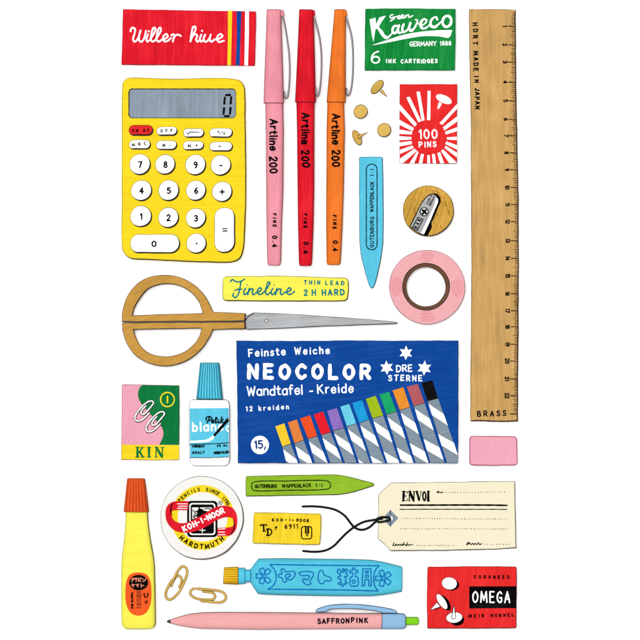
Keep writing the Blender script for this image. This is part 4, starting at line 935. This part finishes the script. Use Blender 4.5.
# ================================================================== 21 tag
t = Thing('parcel_tag', 'cream cardboard shipping tag with dotted lines and a black string', 'tag', 430, 516)
c = Cc(374, 476, 8)
d = Cc(440, 476, 7.62)
slab(t, 'card', c([(34, 148), (85, 96), (136, 52), (300, 52)]) + d([(120, 44), (400, 38), (572, 40), (576, 250), (582, 548), (400, 562), (150, 566)]) + c([(560, 598), (300, 600), (132, 600), (90, 552), (30, 502), (34, 330)]), 0, 3.2, CREAM, (.5, 1.25), R=.8, wob=.12, ink=mat('soft_grey_ink', (104, 98, 92), .3))
marks(t, 'reinforcement', GREYB, fills=[(c([(131, 272), (195, 336), (131, 404), (92, 368), (92, 310)]), [])])
marks(t, 'punched_hole', WHITE, fills=[c(ell(137, 338, 13, 15, 0, 20))], layer=2)
marks(t, 'crease', BLACK, strokes=[(c([(131, 272), (131, 308)]), .7), (c([(131, 366), (131, 404)]), .7)], layer=2)
env = [([(238, 124), (234, 196)], 1.9), ([(222, 123), (268, 126), (268, 140)], .9), ([(236, 160), (258, 160)], .9), ([(222, 197), (266, 195), (267, 180)], .9), ([(254, 150), (254, 170)], .6),
 ([(284, 124), (282, 197)], 1.0), ([(274, 123), (294, 123)], .8), ([(274, 197), (292, 197)], .8), ([(286, 124), (316, 196)], 2.0), ([(320, 124), (319, 196)], 1.0), ([(310, 123), (330, 123)], .8),
 ([(342, 124), (360, 190)], 1.9), ([(376, 124), (362, 196)], .9), ([(334, 123), (352, 123)], .8), ([(368, 123), (384, 123)], .8),
 ([(402, 126), (392, 140), (390, 162), (394, 186), (402, 196), (410, 186), (414, 162), (412, 138), (402, 126)], 1.35),
 ([(434, 124), (433, 197)], 2.0), ([(422, 123), (448, 123)], .9), ([(422, 198), (448, 198)], .9)]
marks(t, 'lettering', BLACK, strokes=[(c(p), w_ * (1.2 if w_ > .95 else .85)) for p, w_ in env])
marks(t, 'ruled_line', BLACK, strokes=[(c([(212, 232), (400, 232)]) + d([(200, 220), (400, 221), (508, 223)]), 1.7), (c([(208, 266), (400, 265)]) + d([(200, 253), (400, 253), (508, 254)]), .95)])
def dots(a, b, n, w_=.9):
    return [([(a[0] + (b[0] - a[0]) * i / (n - 1) + random.uniform(-.35, .35), a[1] + (b[1] - a[1]) * i / (n - 1) + random.uniform(-.25, .25))], w_ * random.uniform(.8, 1.2)) for i in range(n)]
marks(t, 'dotted_line', BLACK, strokes=dots((443.2, 492.4), (504, 492), 22))
marks(t, 'dotted_line', BLACK, strokes=dots((401.6, 518.2), (505, 519), 42))
marks(t, 'dotted_line', BLACK, strokes=dots((400.6, 528.6), (506, 528.8), 44))
marks(t, 'dotted_line', BLACK, strokes=dots((417, 545.2), (456, 545.4), 17) + dots((484.6, 544.4), (509, 544.2), 9))
marks(t, 'lettering', BLACK, strokes=stk([[(150, 556), (160, 530), (154, 552), (166, 555), (176, 542), (170, 556), (182, 546), (188, 556), (198, 544), (206, 556), (216, 544), (222, 556), (240, 530), (232, 552), (246, 546), (256, 556), (266, 530), (262, 555), (276, 546), (284, 556), (296, 545), (310, 550)]], c, .85)
   + stk([[(502, 132), (514, 120), (512, 134), (526, 126), (536, 134), (548, 128)]], c, .9) + stk([[(202, 524), (212, 504), (222, 508), (210, 520), (228, 512), (236, 522), (248, 512), (256, 522), (268, 512), (278, 522), (292, 508), (300, 522), (318, 514)]], d, .95))
S1 = Cc(235, 465, 4.267)
st_ = mat('string_black', (16, 15, 18), .1, 0, .8, .1)
tube(t, 'string', cat(S1([(284, 177), (330, 176), (380, 180), (430, 192), (468, 216), (492, 246), (510, 266), (540, 276), (572, 266), (604, 240)]) + c([(40, 368), (90, 360), (128, 348), (122, 332), (80, 328), (40, 330)]), False, 5), 1.15, st_, inkf=0, zs=[1.2, 1.2, 1.2, 3.6, 1.6, 4.6, 4.8])
tube(t, 'string', cat(S1([(286, 366), (340, 370), (386, 364), (420, 346), (448, 318), (478, 288), (512, 262), (550, 242), (590, 234), (630, 228)]) + c([(20, 345), (40, 331)]), False, 5), 1.15, st_, inkf=0, zs=[1.2, 1.2, 1.2, 1.2, 3.4, 5.2])

# ================================================================== 22 glue tube
t = Thing('glue_tube', 'blue squeeze tube with a gold cap and outlined characters in a panel', 'tube', 320, 578)
E = Cc(218, 553, 6.154); Fq = Cc(310, 553, 6.154)
def pr(a, b): return (a, b)
loft(t, 'tube_body', [(E([(200, 98)])[0], E([(200, 178)])[0]), (E([(224, 64)])[0], E([(220, 212)])[0]), (E([(250, 32)])[0], E([(246, 250)])[0]), (E([(300, 31)])[0], E([(300, 254)])[0]), (E([(400, 30)])[0], E([(400, 258)])[0]), (E([(640, 33)])[0], E([(640, 262)])[0]),
   (Fq([(250, 35)])[0], Fq([(250, 263)])[0]), (Fq([(380, 40)])[0], Fq([(380, 263)])[0]), (Fq([(450, 52)])[0], Fq([(450, 256)])[0]), (Fq([(510, 67)])[0], Fq([(510, 246)])[0]), (Fq([(567, 82)])[0], Fq([(565, 235)])[0])],
   CYAN2, .34, (.5, .8), n=3.5, endink=.5, zc=6.5, ink=mat('tube_edge', (52, 96, 110), .25))
loft(t, 'neck', [(E([(166, 100)])[0], E([(166, 178)])[0]), (E([(202, 99)])[0], E([(202, 178)])[0])], CYAN2, .75, (.4, .6), endink=.5, zc=6.5, ink=INKB)
loft(t, 'collar', [(E([(124, 89)])[0], E([(124, 190)])[0]), (E([(168, 88)])[0], E([(168, 188)])[0])], CYAN2, .75, (.4, .6), endink=.5, zc=6.5, ink=INKB)
loft(t, 'cap', [(E([(38, 86)])[0], E([(32, 188)])[0]), (E([(126, 82)])[0], E([(126, 193)])[0])], mat('cap_gold', (250, 200, 34), .06, 0), .8, (.5, .7), endink=.6, zc=6.5, ink=mat('dark_gold', (150, 96, 20), .2))
marks(t, 'grip_ribs', mat('rib_gold', (176, 116, 12), .15), strokes=[(E([(38 - 4 * k / 5, y), (123, y + 1)]), [.4, .9]) for k, y in enumerate((98, 112, 126, 140, 155, 170, 182))])
fr = [cat(E([(320, 67), (350, 104), (359, 148), (344, 192), (308, 219)]), n=5), E([(320, 67), (450, 69), (640, 72)]) + Fq([(200, 73), (425, 75)]), E([(308, 219), (450, 220), (640, 222)]) + Fq([(200, 224), (418, 230)]), cat(Fq([(425, 76), (400, 104), (391, 150), (398, 200), (418, 230)]), n=5)]
marks(t, 'panel_frame', INKB, strokes=fr, width=1.3)
def petal(cx, cy, a, r0, r1, wd):
    a = math.radians(a); ux, uy = math.cos(a), math.sin(a); vx, vy = -uy, ux
    pts = [(cx + ux * r0, cy + uy * r0), (cx + ux * (r0 + r1) * .55 + vx * wd, cy + uy * (r0 + r1) * .55 + vy * wd), (cx + ux * r1 + vx * wd * .7, cy + uy * r1 + vy * wd * .7), (cx + ux * r1 * .95, cy + uy * r1 * .95),
           (cx + ux * r1 - vx * wd * .7, cy + uy * r1 - vy * wd * .7), (cx + ux * (r0 + r1) * .55 - vx * wd, cy + uy * (r0 + r1) * .55 - vy * wd)]
    q = cat(pts, True, 3); return q + q[:1]
for T_, ct, an in ((E, (286, 138), (-112, -52, 52, 115, 180)), (Fq, (452, 152), (-108, -38, 40, 108, 180))):
    marks(t, 'flower_emblem', INKB, strokes=[petal(*T_([ct])[0], a, 1.4, 8.2, 2.3) for a in an], width=1.2)
ya = [(372, 130), (396, 122), (388, 100), (404, 94), (418, 112), (462, 108), (476, 124), (464, 150), (438, 162), (428, 150), (446, 136), (440, 126), (420, 130), (416, 146), (424, 168), (406, 176), (392, 148), (376, 146)]
ma = [(500, 118), (516, 112), (580, 114), (588, 130), (566, 170), (572, 184), (548, 192), (520, 166), (528, 154), (548, 162), (562, 136), (512, 134)]
to = [(60, 106), (76, 104), (86, 130), (126, 148), (130, 164), (116, 170), (96, 166), (80, 184), (62, 182), (50, 152)]
kome = [(170, 100), (182, 96), (188, 116), (198, 114), (198, 94), (208, 94), (208, 114), (222, 96), (232, 104), (220, 122), (230, 130), (228, 140), (212, 142), (222, 158), (216, 172), (228, 178), (222, 188), (210, 184), (206, 200), (196, 200), (194, 182), (182, 190), (172, 184), (190, 170), (188, 158), (172, 152), (176, 140), (190, 138), (186, 128), (172, 122)]
furu = [(246, 104), (262, 102), (262, 88), (274, 88), (276, 102), (292, 102), (294, 116), (278, 118), (278, 140), (294, 146), (298, 180), (290, 200), (252, 200), (244, 186), (248, 146), (262, 140), (262, 118), (246, 118)]
tsuki = [(324, 94), (374, 94), (376, 198), (362, 200), (360, 160), (338, 160), (334, 198), (320, 198)]
def clo(p, T, s=True):
    q = cat(T(p), True, 4) if s else T(p); return q + q[:1]
marks(t, 'lettering', INKB, strokes=[clo(ya, E), clo(ma, E), clo(to, Fq), clo([(x + (0), y) for x, y in kome], Fq), clo(furu, Fq, False), clo(tsuki, Fq, False), clo(ell(269, 172, 10, 10, 0, 10), Fq), clo([(340, 108), (358, 108), (358, 118), (340, 118)], Fq, False), clo([(340, 132), (358, 132), (358, 146), (340, 146)], Fq, False)], width=1.25)

# ================================================================== 23 pink click pen
t = Thing('ballpoint_pen', 'long pink click pen with a blue clip end and a green push button', 'pen', 293, 620)
loft(t, 'barrel', [((169.4, 619.4), (170, 622.8)), ((178, 616.4), (179, 625.2)), ((190, 613.2), (190, 627)), ((203, 611.8), (202, 628.4)), ((220, 611.4), (220, 628.6)), ((260, 611.5), (258, 629.3)), ((320, 612.2), (320, 628.8)), ((382.4, 612.8), (381.6, 628.5))], SALMON, .8, (.5, .65), n=2.6, endink=.4, zc=7.2, ink=INKG)
loft(t, 'point', [((166.9, 620.3), (167.3, 621.9)), ((170.6, 618.9), (171.2, 623.2))], mat('point_dark', (60, 58, 64), .2), .9, (.3, .3), endink=.3, zc=7.2, ink=BLACK)
loft(t, 'end_sleeve', [((382, 612.6), (381.4, 628.6)), ((402, 612.8), (402, 628.6)), ((404.6, 613.6), (404.6, 628)), ((405.8, 615.2), (405.8, 626.8))], LBLUE, .84, (.55, .7), n=2.8, endink=.5, zc=7.2)
loft(t, 'push_button', [((405.6, 616.6), (405.6, 624.4)), ((417, 616.4), (417, 624.6)), ((418.6, 617.4), (418.6, 623.6))], NEONG, .9, (.4, .5), endink=.4, zc=7.2, ink=mat('dark_green_ink', (10, 88, 44)))
c = Cc(300, 598, 5.161)
cl = slab(t, 'clip', cat(c([(80, 66), (84, 57), (110, 45), (160, 33), (230, 28), (330, 32), (420, 44), (480, 56), (498, 66), (500, 76)]), False, 4) + c([(430, 76)]) + cat(c([(385, 63), (300, 55), (215, 53), (150, 58), (136, 68)]), False, 4) + c([(82, 71)]), 6, 11, LBLUE, (.5, .7), R=1.0, wob=.04, sp=1.8)
marks(t, 'lettering', BLACK, strokes=text('SAFFRON', (318, 622.6), (348.8, 622.2), 4.5, .08) + text('PINK', (351.4, 621.6), (367.4, 621.8), 4.5, .08), width=1.35)

# ================================================================== 24 red tack packet
t = Thing('tack_packet', 'red packet with three white thumbtacks and a black name panel', 'packet', 472, 598)
c = Cc(420, 560, 6.154)
slab(t, 'carton', rpoly(c([(46, 42), (300, 38), (590, 40), (594, 46), (594, 200), (592, 412), (586, 418), (300, 420), (44, 420), (42, 240)]), .8), 0, 6, RED2, (.35, .9))
marks(t, 'name_panel', BLACK, fills=[c([(302, 160), (592, 160), (592, 294), (302, 296)])])
marks(t, 'lettering', WHITE, strokes=text('OMEGA', c([(324, 258)])[0], c([(550, 260)])[0], 10.6, .03, wx=.68), width=1.5, layer=2)
marks(t, 'lettering', BLACK, strokes=text('FORANNESS'.replace('NN', 'N').replace('SS', 'ES')[:8], c([(334, 112)])[0], c([(546, 112)])[0], 2.9, .12) + text('MEIR', c([(300, 352)])[0], c([(392, 350)])[0], 2.9, .12) + text('HUNNEL', c([(436, 348)])[0], c([(574, 344)])[0], 2.9, .12), width=.95)
marks(t, 'tack_shadow', BLACK, fills=[c(ell(190, 150, 50, 36, 5, 30)), c(ell(152, 262, 54, 26, 57, 30)), c(ell(226, 364, 45, 38, 10, 30)), c([(64, 304), (108, 262), (128, 290), (100, 300)])], layer=1)
tk = marks(t, 'printed_tack', WHITE, fills=[c(ell(180, 142, 47, 38, 8, 30))], strokes=[], layer=2.2)
marks(t, 'printed_tack', WHITE, fills=[c(ell(134, 254, 54, 22, 57, 30)), c([(62, 306), (102, 260), (122, 286)])], layer=2.2)
marks(t, 'printed_tack', WHITE, fills=[c(ell(210, 352, 50, 33, -6, 30)), c([(193, 352), (204, 290), (207, 282), (211, 290), (219, 350), (212, 360), (200, 360)])], layer=2.2)
marks(t, 'tack_lines', INK, strokes=[(c(ell(134, 254, 54, 22, 57, 24)) + c(ell(134, 254, 54, 22, 57, 24))[:1], .45), (c(ell(180, 142, 47, 38, 8, 30)) + c(ell(180, 142, 47, 38, 8, 30))[:1], .4), (c(ell(210, 352, 50, 33, -6, 30)) + c(ell(210, 352, 50, 33, -6, 30))[:1], .45), (c([(193, 352), (204, 290), (207, 282), (211, 290), (219, 350), (212, 360), (200, 360), (193, 352)]), .75), (c([(62, 306), (102, 260)]), .45), (c([(62, 306), (122, 286)]), .45)], layer=3.2)
